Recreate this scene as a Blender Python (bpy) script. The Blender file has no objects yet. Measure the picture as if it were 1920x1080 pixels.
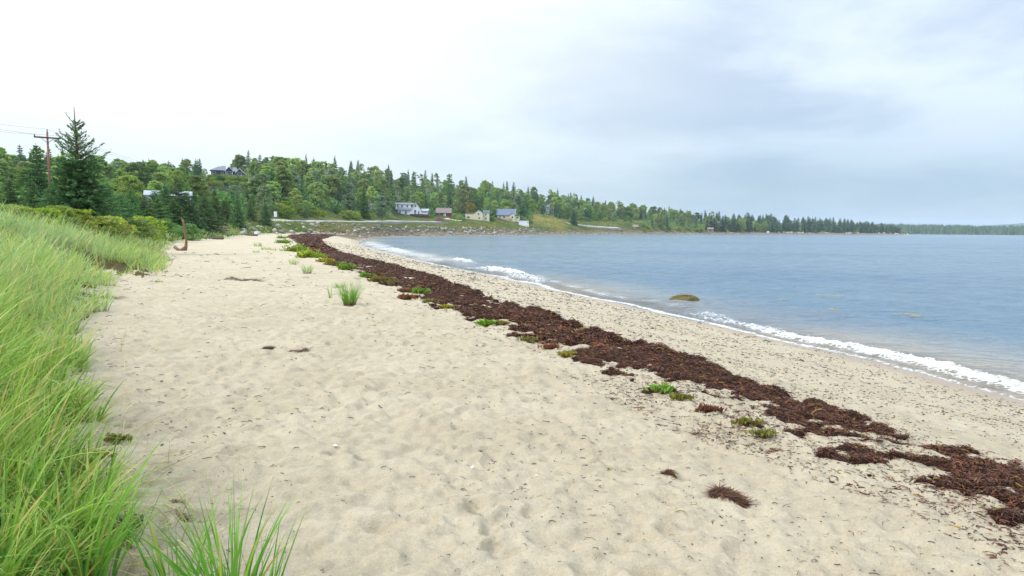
import bpy, math, random
import numpy as np
from mathutils import Matrix, Vector

# ------------------------------------------------------------------ camera, world, sun, exposure
SC = bpy.context.scene
COL = SC.collection
FPX, CAMZ = 1297.0, 2.6
PITCH, ROLL = math.radians(4.78), math.radians(0.42)
fwd = np.array([0, math.cos(PITCH), -math.sin(PITCH)])
up0 = np.array([0, math.sin(PITCH), math.cos(PITCH)])
rt0 = np.array([1.0, 0, 0])
rgt = rt0 * math.cos(ROLL) + up0 * math.sin(ROLL)
upv = up0 * math.cos(ROLL) - rt0 * math.sin(ROLL)
cd = bpy.data.cameras.new('camera'); cam = bpy.data.objects.new('camera', cd); COL.objects.link(cam)
cd.sensor_width = 36; cd.lens = 36 * FPX / 1920; cd.clip_start = 0.1; cd.clip_end = 30000
cam.matrix_world = Matrix(((rgt[0], upv[0], -fwd[0], 0), (rgt[1], upv[1], -fwd[1], 0), (rgt[2], upv[2], -fwd[2], CAMZ), (0, 0, 0, 1)))
SC.camera = cam

SUN_EL, SUN_AZ = math.radians(40), math.radians(-118)      # azimuth from +Y, towards +X positive
W = bpy.data.worlds.new('World'); SC.world = W; W.use_nodes = True
def build_world():
    nt = W.node_tree; nt.nodes.clear(); N = nt.nodes; L = nt.links
    def n(t, **kw):
        x = N.new(t)
        for k, v in kw.items(): setattr(x, k, v)
        return x
    def math_(op, a, b=None, c=None, clamp=False):
        m = n('ShaderNodeMath', operation=op, use_clamp=clamp)
        for i, v in enumerate((a, b, c)):
            if v is None: continue
            if isinstance(v, (int, float)): m.inputs[i].default_value = v
            else: L.new(v, m.inputs[i])
        return m.outputs[0]
    def mixc(f, a, b):
        m = n('ShaderNodeMix', data_type='RGBA')
        if isinstance(f, (int, float)): m.inputs[0].default_value = f
        else: L.new(f, m.inputs[0])
        for i, v in ((6, a), (7, b)):
            if isinstance(v, tuple): m.inputs[i].default_value = (*v, 1)
            else: L.new(v, m.inputs[i])
        return m.outputs[2]
    def smooth(v, a, b):
        m = n('ShaderNodeMapRange', interpolation_type='SMOOTHSTEP')
        L.new(v, m.inputs[0]); m.inputs[1].default_value = a; m.inputs[2].default_value = b
        return m.outputs[0]
    tc = n('ShaderNodeTexCoord')
    sep = n('ShaderNodeSeparateXYZ'); L.new(tc.outputs['Generated'], sep.inputs[0])
    zc = math_('MAXIMUM', sep.outputs[2], 0.0)
    den = math_('ADD', zc, 0.16)
    cx = math_('DIVIDE', sep.outputs[0], den); cy = math_('DIVIDE', sep.outputs[1], den)
    comb = n('ShaderNodeCombineXYZ'); L.new(cx, comb.inputs[0]); L.new(cy, comb.inputs[1])
    def noise(scale, detail, rough, off):
        mp = n('ShaderNodeMapping'); L.new(comb.outputs[0], mp.inputs[0]); mp.inputs['Location'].default_value = (off, off * .7, off)
        t = n('ShaderNodeTexNoise'); L.new(mp.outputs[0], t.inputs['Vector'])
        t.inputs['Scale'].default_value = scale; t.inputs['Detail'].default_value = detail; t.inputs['Roughness'].default_value = rough
        t.inputs['Distortion'].default_value = 0.25
        return t.outputs[0]
    n1 = noise(0.42, 5, 0.5, 3.1); n2 = noise(1.0, 6, 0.55, 9.7)
    az, el = math.radians(-27), math.radians(24)
    Ld = (math.sin(az) * math.cos(el), math.cos(az) * math.cos(el), math.sin(el))
    dp = n('ShaderNodeVectorMath', operation='DOT_PRODUCT'); L.new(tc.outputs['Generated'], dp.inputs[0]); dp.inputs[1].default_value = Ld
    s = math_('ADD', dp.outputs['Value'], math_('MULTIPLY', math_('SUBTRACT', n1, 0.5), 0.30))
    s = math_('ADD', s, math_('MULTIPLY', math_('SUBTRACT', n2, 0.5), 0.08))
    bright = smooth(s, 0.66, 0.97)
    deck = mixc(smooth(n2, 0.36, 0.64), (0.36, 0.435, 0.54), (0.56, 0.63, 0.705))
    cloud = mixc(bright, deck, (0.74, 0.77, 0.77))
    zen = n('ShaderNodeVectorMath', operation='SCALE'); L.new(cloud, zen.inputs[0]); L.new(math_('ADD', math_('MULTIPLY', smooth(sep.outputs[2], 0.20, 1.0), 1.45), 0.86), zen.inputs['Scale']); cloud = zen.outputs[0]
    # low haze layer of the overcast near the horizon
    low = smooth(math_('ADD', sep.outputs[2], math_('MULTIPLY', math_('SUBTRACT', n1, 0.5), 0.10)), 0.22, 0.02)
    lowc = mixc(bright, (0.165, 0.255, 0.345), (0.44, 0.52, 0.56))
    cloud = mixc(math_('MULTIPLY', low, 0.80), cloud, lowc)
    sc10 = n('ShaderNodeVectorMath', operation='SCALE'); L.new(cloud, sc10.inputs[0]); sc10.inputs['Scale'].default_value = 10.0
    sky = n('ShaderNodeTexSky', sky_type='NISHITA'); sky.sun_disc = False
    sky.sun_elevation = SUN_EL; sky.sun_rotation = SUN_AZ
    out = mixc(0.90, sky.outputs[0], sc10.outputs[0])
    bg = n('ShaderNodeBackground'); L.new(out, bg.inputs[0]); bg.inputs[1].default_value = 0.1
    wo = n('ShaderNodeOutputWorld'); L.new(bg.outputs[0], wo.inputs[0])
build_world()
sd = bpy.data.lights.new('sun', 'SUN'); sun = bpy.data.objects.new('sun', sd); COL.objects.link(sun)
sd.energy = 1.5; sd.angle = math.radians(10); sd.color = (1.0, 0.96, 0.90)
sv = Vector((math.sin(SUN_AZ) * math.cos(SUN_EL), math.cos(SUN_AZ) * math.cos(SUN_EL), math.sin(SUN_EL)))
sun.rotation_euler = (-sv).to_track_quat('-Z', 'Y').to_euler(); sun.location = (-60, 60, 90)
VS = SC.view_settings
VS.view_transform = 'Standard'; VS.look = 'None'; VS.exposure = 0.90; VS.gamma = 1.0; VS.use_curve_mapping = False
SC.render.engine = 'CYCLES'
SC.cycles.max_bounces = 8; SC.cycles.transparent_max_bounces = 12; SC.cycles.volume_bounces = 1
SC.cycles.diffuse_bounces = 3; SC.cycles.glossy_bounces = 3; SC.cycles.caustics_reflective = False; SC.cycles.caustics_refractive = False

# ------------------------------------------------------------------ small maths helpers
random.seed(7)
RNG = np.random.default_rng(7)
def sstep(a, b, x):
    t = np.clip((np.asarray(x, float) - a) / (b - a), 0, 1); return t * t * (3 - 2 * t)
def _hash(ix, iy, seed):
    h = (ix.astype(np.int64) * 374761393 + iy.astype(np.int64) * 668265263 + seed * 1442695041) & 0xffffffff
    h = ((h ^ (h >> 13)) * 1274126177) & 0xffffffff
    return ((h ^ (h >> 16)) & 0xffffff) / float(0xffffff)
def gn(x, y, seed=0):            # gradient noise, about -0.7..0.7
    x = np.asarray(x, float); y = np.asarray(y, float)
    ix = np.floor(x); iy = np.floor(y); fx = x - ix; fy = y - iy
    u = fx * fx * fx * (fx * (fx * 6 - 15) + 10); v = fy * fy * fy * (fy * (fy * 6 - 15) + 10)
    def g(a, b):
        an = _hash(ix + a, iy + b, seed) * 2 * math.pi
        return np.cos(an) * (fx - a) + np.sin(an) * (fy - b)
    return (g(0, 0) * (1 - u) + g(1, 0) * u) * (1 - v) + (g(0, 1) * (1 - u) + g(1, 1) * u) * v
def fbm(x, y, seed=0, o=4):
    r = 0; a = 1
    for k in range(o):
        r = r + a * gn(x * 2 ** k, y * 2 ** k, seed + k * 17); a *= .5
    return r
def ray(px, py):
    d = fwd + (px - 960) / FPX * rgt + (540 - py) / FPX * upv
    return d
def yhor(px): return 431.5 + (px - 960) * 0.00733
def azdir(px):
    d = ray(px, yhor(px)); h = d[:2] / np.linalg.norm(d[:2]); return h
def xy_at(px, r):
    h = azdir(px); return h[0] * r, h[1] * r
def z_at(px, py, r):
    d = ray(px, py); return CAMZ + d[2] / np.linalg.norm(d[:2]) * r
def at_z(px, py, z):
    d = ray(px, py); t = (z - CAMZ) / d[2]; return d[0] * t, d[1] * t
def to_px(x, y, z=None):
    p = np.stack([x, y, (np.zeros_like(x) if z is None else z) - CAMZ], -1)
    c = p @ fwd; return 960 + FPX * (p @ rgt) / c, 540 - FPX * (p @ upv) / c
def inside(x, y, poly):
    r = np.zeros(x.shape, bool); n = len(poly)
    for i in range(n):
        x0, y0 = poly[i]; x1, y1 = poly[(i + 1) % n]
        if y0 == y1: continue
        c = (y0 > y) != (y1 > y)
        r ^= c & (x < (x1 - x0) * (y - y0) / (y1 - y0) + x0)
    return r
def pdist(x, y, pl):             # distance to a polyline and arc length of the nearest point
    best = np.full(x.shape, 1e18); bs = np.zeros(x.shape); acc = 0.0
    for i in range(len(pl) - 1):
        ax, ay = pl[i]; bx, by = pl[i + 1]; dx, dy = bx - ax, by - ay; l2 = dx * dx + dy * dy; l = math.sqrt(l2)
        t = np.clip(((x - ax) * dx + (y - ay) * dy) / l2, 0, 1)
        d2 = (x - ax - t * dx) ** 2 + (y - ay - t * dy) ** 2
        m = d2 < best; best = np.where(m, d2, best); bs = np.where(m, acc + t * l, bs); acc += l
    return np.sqrt(best), bs

# ------------------------------------------------------------------ terrain
shore_px = [(1911, 750), (1741, 705), (1612, 673), (1484, 645), (1356, 614), (1228, 586), (1164, 570), (1060, 550), (993, 533),
            (910, 515), (837, 502), (764, 485), (722, 474), (683, 464), (672, 457), (674, 451)]
SH = [at_z(px, py, 0) for px, py in shore_px]
dx, dy = SH[0][0] - SH[2][0], SH[0][1] - SH[2][1]; l = math.hypot(dx, dy)
SH = [(SH[0][0] + dx / l * 700, SH[0][1] + dy / l * 700), (SH[0][0] + dx / l * 60, SH[0][1] + dy / l * 60)] + SH
SH += [xy_at(px, r) for px, r in ((690, 203), (730, 246), (750, 263), (820, 297), (900, 333), (1000, 395), (1100, 474), (1200, 553), (1300, 642),
                                   (1400, 750), (1500, 870), (1600, 1005), (1690, 1140), (1702, 1190), (1690, 1260), (1600, 1500), (1400, 2600))]
SHN = len(SH)
LANDPOLY = SH + [(-6000, 6000), (-6000, -6000), (SH[0][0], -6000)]
_, S_ = pdist(np.array([xy_at(690, 203)[0]]), np.array([xy_at(690, 203)[1]]), SH); S_ROCK = float(S_[0])
def shore(x, y):
    d, s = pdist(x, y, SH)
    return np.where(inside(x, y, LANDPOLY), d, -d), s
cols_px = [-9000, -1500, 0, 250, 430, 535, 600, 690, 750, 820, 900, 1000, 1100, 1200, 1300, 1400, 1500, 1600, 1690]
cols = [[(80, 0), (110, 2.5), (130, 3), (160, 5), (220, 12), (300, 18), (900, 20)],
        [(80, 0), (110, 2.5), (130, 3), (160, 5), (220, 12), (300, 18), (900, 20)],
        [(60, 0), (85, 3), (100, 4), (120, 5), (170, 10), (240, 16), (900, 22)],
        [(70, 0), (95, 3.2), (110, 3.8), (140, 5), (210, 12), (300, 20), (900, 24)],
        [(90, 0), (120, 3.5), (140, 4), (180, 7), (260, 16), (330, 25), (900, 30)],
        [(120, .5), (145, 3.7), (160, 4.0), (200, 7), (300, 22), (420, 34), (900, 38)],
        [(150, .8), (180, 4.1), (200, 4.6), (240, 8), (330, 22), (440, 35), (900, 38)],
        [(208, .3), (232, 4.3), (252, 5.1), (300, 9), (370, 21), (450, 35), (900, 36)],
        [(268, .2), (281, 4.2), (292, 5.7), (350, 7.5), (400, 16), (470, 33), (900, 34)],
        [(302, .2), (314, 4.2), (330, 6.1), (375, 8.3), (420, 17), (490, 32), (900, 32)],
        [(338, .2), (350, 4.0), (366, 6), (400, 8.5), (450, 17), (520, 31), (1000, 30)],
        [(400, .2), (412, 3.6), (430, 5.5), (460, 8.5), (510, 17), (570, 28), (1000, 28)],
        [(480, .2), (491, 3.6), (510, 7), (550, 11), (590, 17), (650, 23), (1100, 24)],
        [(560, .2), (571, 5), (590, 9), (620, 12), (660, 15), (720, 20), (1200, 20)],
        [(650, .2), (663, 3), (690, 6), (730, 9), (780, 12), (850, 15), (1300, 16)],
        [(760, .2), (773, 2.4), (800, 5), (840, 8), (890, 11), (960, 15), (1400, 16)],
        [(880, .2), (893, 2.4), (920, 5), (960, 7), (1010, 10), (1080, 13), (1500, 14)],
        [(1015, .2), (1028, 2.4), (1050, 4), (1080, 6), (1120, 8), (1180, 10), (1600, 10)],
        [(1148, .2), (1158, 1.2), (1170, 2), (1185, 3), (1200, 4), (1240, 5), (1700, 4)]]
caz = np.array([math.atan2(*azdir(p)) for p in cols_px]); caz[0] = -math.pi
cr = np.array([[a[0] for a in c] for c in cols], float); cz = np.array([[a[1] for a in c] for c in cols], float)
def hill(x, y):
    az = np.arctan2(x, y); r = np.hypot(x, y)
    rs = [np.interp(az, caz, cr[:, k]) for k in range(7)]; zs = [np.interp(az, caz, cz[:, k]) for k in range(7)]
    z = np.where(r < rs[0], zs[0] - 0.05 * (rs[0] - r), zs[6])
    for k in range(6):
        t = (r - rs[k]) / (rs[k + 1] - rs[k]); m = (t >= 0) & (t < 1)
        z = np.where(m, zs[k] + (zs[k + 1] - zs[k]) * t, z)
    z = z + sstep(0, 80, r - rs[2]) * 1.6 * gn(x / 45, y / 45, 5) + sstep(0, 20, r - rs[0]) * .25 * gn(x / 9, y / 9, 6)
    return np.where(az > caz[-1] + .25, -50, z)
def beach_z(x, y, d, s):
    berm = 1.05 + 0.45 * sstep(30, 140, y)
    fore = np.clip(d / 7.0, 0, 1)
    z = berm * fore ** 0.85 + 0.10 * sstep(7, 11, d) + 0.012 * np.clip(d - 11, 0, 60) + 0.30 * sstep(60, 130, y) * sstep(9, 25, d)
    return np.where(d < 0, np.maximum(d * 0.09, -4), z)
def smax(a, b, k):
    h = np.clip(0.5 + 0.5 * (a - b) / k, 0, 1); return b + (a - b) * h + k * h * (1 - h)
DUNE = None
def height(x, y, fine=False, full=False):
    x = np.asarray(x, float); y = np.asarray(y, float)
    d, s = shore(x, y)
    z = beach_z(x, y, d, s)
    e = np.full(x.shape, -99.0)
    if DUNE is not None:
        ed, _ = pdist(x, y, DUNE[0]); e = np.where(inside(x, y, DUNE[1]), ed, -ed)
        amp = 1.12 - 0.50 * sstep(14, 45, y)
        z = z + amp * sstep(-.15, 4.6, e) * (1 + .25 * gn(x / 4, y / 4, 31)) + .10 * sstep(-.1, .5, e)
    z = np.where(d > 0, smax(z, hill(x, y), 0.5), z)
    if fine:
        f = 1 - sstep(25, 90, np.hypot(x, y)); w = sstep(0.5, 7.5, d)
        a = 0.25 + .75 * w
        lum = 1.8 * (.018 * gn(x / .9, y / .9, 1) + .030 * np.minimum(0, -np.abs(gn(x / .27, y / .27, 2)) * 1.6 + .30) + .024 * gn(x / .16, y / .16, 3) + .013 * gn(x / .075, y / .075, 4))
        h = lum * f * a * (d > -1)
        # scuffed hollows: one dimple per cell
        wx = .05 * gn(x / .12, y / .12, 82); wy = .05 * gn(x / .12, y / .12, 83); cs = .25; ix = np.floor(x / cs); iy = np.floor(y / cs); dim = 0
        for a_ in (-1, 0, 1):
            for b_ in (-1, 0, 1):
                qx = (ix + a_ + .2 + .6 * _hash(ix + a_, iy + b_, 77)) * cs; qy = (iy + b_ + .2 + .6 * _hash(ix + a_, iy + b_, 78)) * cs
                rr = .035 + .055 * _hash(ix + a_, iy + b_, 79); th = 3.14 * _hash(ix + a_, iy + b_, 81); ex = (x - qx) * np.cos(th) + (y - qy) * np.sin(th) + wx; ey = (y - qy) * np.cos(th) - (x - qx) * np.sin(th) + wy; k2 = (ex ** 2 / 1.7 + ey ** 2 * 1.4) / rr ** 2
                dim = dim - (.006 + .036 * _hash(ix + a_, iy + b_, 80) ** 2) * (np.exp(-k2) - .45 * np.exp(-(np.sqrt(k2) - 1.5) ** 2 * 4))
        h = h + dim * f * w * sstep(7, 9, d)
        h = h + .05 * gn(x / 3.3, y / 3.3, 9) * sstep(7, 12, d) * (1 - sstep(60, 140, y))
        z = z + np.where(d > -1, h, 0)
    if full: return z, d, s, e
    return z
def hit(px, py, far=400, lo=1.5):
    d = ray(px, py); t = np.geomspace(lo, far, 2500); x, y, z = d[0] * t, d[1] * t, CAMZ + d[2] * t
    b = z < height(x, y); i = int(np.argmax(b)) if b.any() else len(t) - 1
    return float(x[i]), float(y[i])
toe_px = [(207, 1065), (212, 940), (200, 860), (165, 770), (140, 700), (118, 660), (133, 596), (178, 586), (193, 562), (204, 517), (240, 523), (290, 524),
          (300, 500), (298, 480), (312, 468), (320, 455), (358, 451), (419, 448), (428, 444), (478, 441), (491, 437)]
TOE = [hit(px, py) for px, py in toe_px]
TOE = [(-2.1, -40), (-1.9, -6), (-1.75, 0.5)] + TOE
DUNE = (TOE, TOE + [(TOE[-1][0] - 6, 170), (-400, 170), (-400, -40)])

# ------------------------------------------------------------------ material helpers
class NT:
    def __init__(s, name):
        s.m = bpy.data.materials.new(name); s.m.use_nodes = True; s.t = s.m.node_tree; s.t.nodes.clear(); s.L = s.t.links
        s.out = s.n('ShaderNodeOutputMaterial')
    def n(s, t, **kw):
        x = s.t.nodes.new(t)
        for k, v in kw.items(): setattr(x, k, v)
        return x
    def put(s, sock, v):
        if v is None: return
        if isinstance(v, (int, float)): sock.default_value = v
        elif isinstance(v, tuple): sock.default_value = (*v, 1) if len(v) == 3 and len(sock.default_value) == 4 else v
        else: s.L.new(v, sock)
    def math(s, op, a, b=None, clamp=False):
        m = s.n('ShaderNodeMath', operation=op, use_clamp=clamp); s.put(m.inputs[0], a); s.put(m.inputs[1], b); return m.outputs[0]
    def mix(s, f, a, b):
        m = s.n('ShaderNodeMix', data_type='RGBA'); s.put(m.inputs[0], f); s.put(m.inputs[6], a); s.put(m.inputs[7], b); return m.outputs[2]
    def noise(s, vec, scale, detail=3, rough=.5, dist=0):
        t = s.n('ShaderNodeTexNoise'); s.put(t.inputs['Vector'], vec); t.inputs['Scale'].default_value = scale
        t.inputs['Detail'].default_value = detail; t.inputs['Roughness'].default_value = rough; t.inputs['Distortion'].default_value = dist
        return t.outputs[0]
    def range(s, v, a, b, c=0., d=1., smooth=True):
        m = s.n('ShaderNodeMapRange', interpolation_type='SMOOTHSTEP' if smooth else 'LINEAR'); s.put(m.inputs[0], v)
        for i, q in enumerate((a, b, c, d)): m.inputs[i + 1].default_value = q
        return m.outputs[0]
    def attr(s, name): return s.n('ShaderNodeAttribute', attribute_name=name).outputs['Fac']
    def pos(s): return s.n('ShaderNodeNewGeometry').outputs['Position']
    def obj(s): return s.n('ShaderNodeTexCoord').outputs['Object']
    def rnd(s): return s.n('ShaderNodeObjectInfo').outputs['Random']
    def scale(s, v, xyz):
        m = s.n('ShaderNodeMapping'); s.put(m.inputs[0], v); m.inputs['Scale'].default_value = xyz; return m.outputs[0]
    def bump(s, h, strength, dist):
        b = s.n('ShaderNodeBump'); s.put(b.inputs['Height'], h); b.inputs['Strength'].default_value = strength; b.inputs['Distance'].default_value = dist
        return b.outputs[0]
    def pbr(s, col, rough=.8, normal=None, spec=.3, **kw):
        p = s.n('ShaderNodeBsdfPrincipled'); s.put(p.inputs['Base Color'], col); s.put(p.inputs['Roughness'], rough); s.put(p.inputs['Specular IOR Level'], spec)
        if normal is not None: s.L.new(normal, p.inputs['Normal'])
        for k, v in kw.items(): s.put(p.inputs[k], v)
        return p.outputs[0]
    def done(s, sh): s.L.new(sh, s.out.inputs[0]); return s.m
def simple(name, col, rough=.8, var=.12, scale=3.0, spec=.3, bump=0.0):
    k = NT(name); o = k.obj(); nz = k.noise(o, scale, 4, .6)
    c = k.mix(nz, tuple(v * (1 - var * 2) for v in col), tuple(min(.9, v * (1 + var * 2)) for v in col))
    return k.done(k.pbr(c, rough, k.bump(nz, bump, .05) if bump else None, spec))
def leafmat(name, c1, c2, objvar=.35, trans=.42, rough=.6, dry=None):
    """two leaf colours mixed leaf by leaf, and a shift of hue and value from plant to plant"""
    k = NT(name); r = k.attr('rnd'); c = k.mix(r, c1, c2)
    if dry: c = k.mix(k.range(r, .86, .95), c, dry)
    hs = k.n('ShaderNodeHueSaturation'); k.put(hs.inputs['Color'], c)
    ob = k.rnd(); k.put(hs.inputs['Hue'], k.range(ob, 0, 1, .5 - .045 * objvar, .5 + .03 * objvar, False))
    k.put(hs.inputs['Value'], k.range(k.math('FRACT', k.math('MULTIPLY', ob, 7.13)), 0, 1, 1 - .55 * objvar, 1 + .65 * objvar, False))
    k.put(hs.inputs['Saturation'], k.range(k.math('FRACT', k.math('MULTIPLY', ob, 13.7)), 0, 1, 1 - .35 * objvar, 1 + .1 * objvar, False))
    col = hs.outputs[0]
    p = k.pbr(col, rough, None, .25)
    t = k.n('ShaderNodeBsdfTranslucent'); k.put(t.inputs[0], col)
    m = k.n('ShaderNodeMixShader'); m.inputs[0].default_value = trans; k.L.new(p, m.inputs[1]); k.L.new(t.outputs[0], m.inputs[2])
    return k.done(m.outputs[0])

# ------------------------------------------------------------------ mesh helpers
def mesh_np(name, v, f, mats, smooth=False, attrs=None, mi=None):
    """v (N,3), f (M,3|4) int"""
    me = bpy.data.meshes.new(name); v = np.asarray(v, np.float32); f = np.asarray(f, np.int32)
    k = f.shape[1]
    me.vertices.add(len(v)); me.vertices.foreach_set('co', v.ravel())
    me.loops.add(f.size); me.loops.foreach_set('vertex_index', f.ravel())
    me.polygons.add(len(f)); me.polygons.foreach_set('loop_start', np.arange(0, f.size, k, dtype=np.int32))
    me.polygons.foreach_set('use_smooth', np.full(len(f), smooth))
    if mi is not None: me.polygons.foreach_set('material_index', np.asarray(mi, np.int32))
    for m in (mats if isinstance(mats, (list, tuple)) else [mats]): me.materials.append(m)
    for kx, a in (attrs or {}).items():
        at = me.attributes.new(kx, 'FLOAT', 'POINT'); at.data.foreach_set('value', np.asarray(a, np.float32))
    me.update(calc_edges=True); me.validate()
    return me
def ob(name, me, parent=None, loc=(0, 0, 0), rot=(0, 0, 0), scale=(1, 1, 1), label=None, cat=None, group=None, kind=None):
    o = bpy.data.objects.new(name, me); COL.objects.link(o); o.location = loc; o.rotation_euler = rot; o.scale = scale
    if parent is not None: o.parent = parent
    if label: o['label'] = label
    if cat: o['category'] = cat
    if group: o['group'] = group
    if kind: o['kind'] = kind
    return o
class MB:
    """collects polygons into one mesh"""
    def __init__(s): s.v = []; s.f = []; s.m = []
    def add(s, vs, fs, mi=0):
        b = len(s.v); s.v += [tuple(map(float, q)) for q in vs]; s.f += [tuple(b + i for i in q) for q in fs]; s.m += [mi] * len(fs); return s
    def box(s, x0, x1, y0, y1, z0, z1, mi=0):
        return s.add([(x, y, z) for z in (z0, z1) for y in (y0, y1) for x in (x0, x1)],
                     [(0, 2, 3, 1), (4, 5, 7, 6), (0, 1, 5, 4), (2, 6, 7, 3), (0, 4, 6, 2), (1, 3, 7, 5)], mi)
    def prism(s, pts, y0, y1, mi=0):        # outline in x,z swept along y
        n = len(pts); return s.add([(x, y0, z) for x, z in pts] + [(x, y1, z) for x, z in pts],
                                   [tuple(range(n))[::-1], tuple(range(n, 2 * n))] + [(i, (i + 1) % n, n + (i + 1) % n, n + i) for i in range(n)], mi)
    def prismx(s, pts, x0, x1, mi=0):       # outline in y,z swept along x
        n = len(pts); return s.add([(x0, y, z) for y, z in pts] + [(x1, y, z) for y, z in pts],
                                   [tuple(range(n)), tuple(range(n, 2 * n))[::-1]] + [(i, n + i, n + (i + 1) % n, (i + 1) % n) for i in range(n)], mi)
    def tube(s, pts, rad, n=8, mi=0, cap=True):
        pts = [Vector(p) for p in pts]; rad = rad if isinstance(rad, (list, tuple)) else [rad] * len(pts)
        vs = []; ref = Vector((.31, .17, .93)).normalized()
        for i, p in enumerate(pts):
            t = (pts[min(i + 1, len(pts) - 1)] - pts[max(i - 1, 0)]).normalized()
            a = t.cross(ref); a = a.normalized() if a.length > .05 else t.cross(Vector((1, 0, 0))).normalized(); b = t.cross(a)
            vs += [p + (a * math.cos(2 * math.pi * q / n) + b * math.sin(2 * math.pi * q / n)) * rad[i] for q in range(n)]
        fs = [(i * n + q, i * n + (q + 1) % n, (i + 1) * n + (q + 1) % n, (i + 1) * n + q) for i in range(len(pts) - 1) for q in range(n)]
        if cap: fs += [tuple(range(n))[::-1], tuple(range((len(pts) - 1) * n, len(pts) * n))]
        return s.add(vs, fs, mi)
    def mesh(s, name, mats, smooth=False):
        me = bpy.data.meshes.new(name); me.from_pydata(s.v, [], s.f)
        for m in (mats if isinstance(mats, (list, tuple)) else [mats]): me.materials.append(m)
        me.polygons.foreach_set('material_index', s.m); me.polygons.foreach_set('use_smooth', [smooth] * len(s.f)); me.update(); return me
    def build(s, name, mats, parent=None, smooth=False, **kw): return ob(name, s.mesh(name, mats, smooth), parent, **kw)
def empty(name, loc, rz=0, **kw): return ob(name, None, None, loc, (0, 0, rz), **kw)
def copy_tree(o, parent=None):
    c = o.copy(); COL.objects.link(c)
    if parent is not None: c.parent = parent
    for ch in o.children: copy_tree(ch, c)
    return c
def leafquads(c, size, rng, aspect=.55, up=.0, axis=None):
    """diamond leaves at centres c; axis gives the preferred long direction"""
    n = len(c); u = rng.normal(size=(n, 3))
    if axis is not None: u = u * .45 + axis
    u /= np.linalg.norm(u, axis=1, keepdims=True) + 1e-9
    w = rng.normal(size=(n, 3)); w[:, 2] *= (1 - up)
    v = np.cross(u, w); v /= np.linalg.norm(v, axis=1, keepdims=True) + 1e-9
    sz = (size * rng.uniform(.6, 1.35, n))[:, None]
    q = np.stack([c - u * sz, c + v * sz * aspect, c + u * sz, c - v * sz * aspect], 1).reshape(-1, 3)
    f = np.arange(4 * n).reshape(n, 4); return q, f, np.repeat(rng.random(n), 4)
def blades(base, h, w, az, bend, rng, segs=4, tilt=0.0):
    """curved tapering grass blades -> verts, quads, rnd, t"""
    n = len(base); t = np.linspace(0, 1, segs + 1)
    dirv = np.stack([np.cos(az), np.sin(az), np.zeros(n)], 1); side = rng.uniform(0, 2 * math.pi, n)
    sv_ = np.stack([np.cos(side), np.sin(side), np.zeros(n)], 1)
    th = np.asarray(tilt).reshape(-1, 1) + bend[:, None] * t[None, :]                        # heading angle from vertical along the blade
    dt = h[:, None] / segs
    ux = np.cumsum(np.sin(th), 1) * dt; uz = np.cumsum(np.cos(th), 1) * dt
    ux = np.concatenate([np.zeros((n, 1)), ux[:, :-1]], 1); uz = np.concatenate([np.zeros((n, 1)), uz[:, :-1]], 1)
    p = base[:, None, :] + dirv[:, None, :] * ux[..., None]; p[..., 2] += uz
    ww = (w[:, None] * np.clip(1.02 - t[None, :] ** 1.7, .03, 1))[..., None] * sv_[:, None, :] * .5
    v = np.stack([p - ww, p + ww], 2).reshape(-1, 3)
    i = (np.arange(n) * (segs + 1) * 2)[:, None] + (np.arange(segs) * 2)[None, :]
    f = np.stack([i, i + 1, i + 3, i + 2], -1).reshape(-1, 4)
    return v, f, np.repeat(rng.random(n), (segs + 1) * 2), np.tile(np.repeat(t, 2), n)
def joinv(parts):
    vs, fs, ats = [], [], None; off = 0
    for p in parts:
        vs.append(p[0]); fs.append(p[1] + off); off += len(p[0]); ats = [[a] for a in p[2:]] if ats is None else [q + [a] for q, a in zip(ats, p[2:])]
    return (np.concatenate(vs), np.concatenate(fs)) + tuple(np.concatenate(a) for a in ats)

# ------------------------------------------------------------------ wrack band limits, as distances from the water's edge
def band(pxs):
    P = np.array([hit(*p) for p in pxs]); z, d, s, e = height(P[:, 0], P[:, 1], full=True); i = np.argsort(P[:, 1]); return P[i, 1], d[i]
sea_px = [(1920, 880), (1850, 850), (1740, 832), (1660, 806), (1600, 778), (1500, 748), (1385, 712), (1340, 688), (1240, 660), (1150, 638), (1100, 618), (1030, 592),
          (950, 572), (850, 535), (760, 505), (680, 485), (625, 467), (605, 455), (615, 446)]
lnd_px = [(1920, 1012), (1800, 957), (1650, 900), (1500, 845), (1300, 780), (1200, 732), (1130, 702), (1030, 655), (930, 620), (850, 590), (780, 560), (700, 528),
          (640, 500), (600, 482), (572, 465), (548, 450), (542, 441)]
WS, WL = band(sea_px), band(lnd_px)
def wrack_u(x, y, d):
    a = np.interp(y, *WS); b = np.maximum(np.interp(y, *WL), a + .3)
    return (d - a) / (b - a), b - a           # 0 at the seaward edge, 1 at the landward edge
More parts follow.
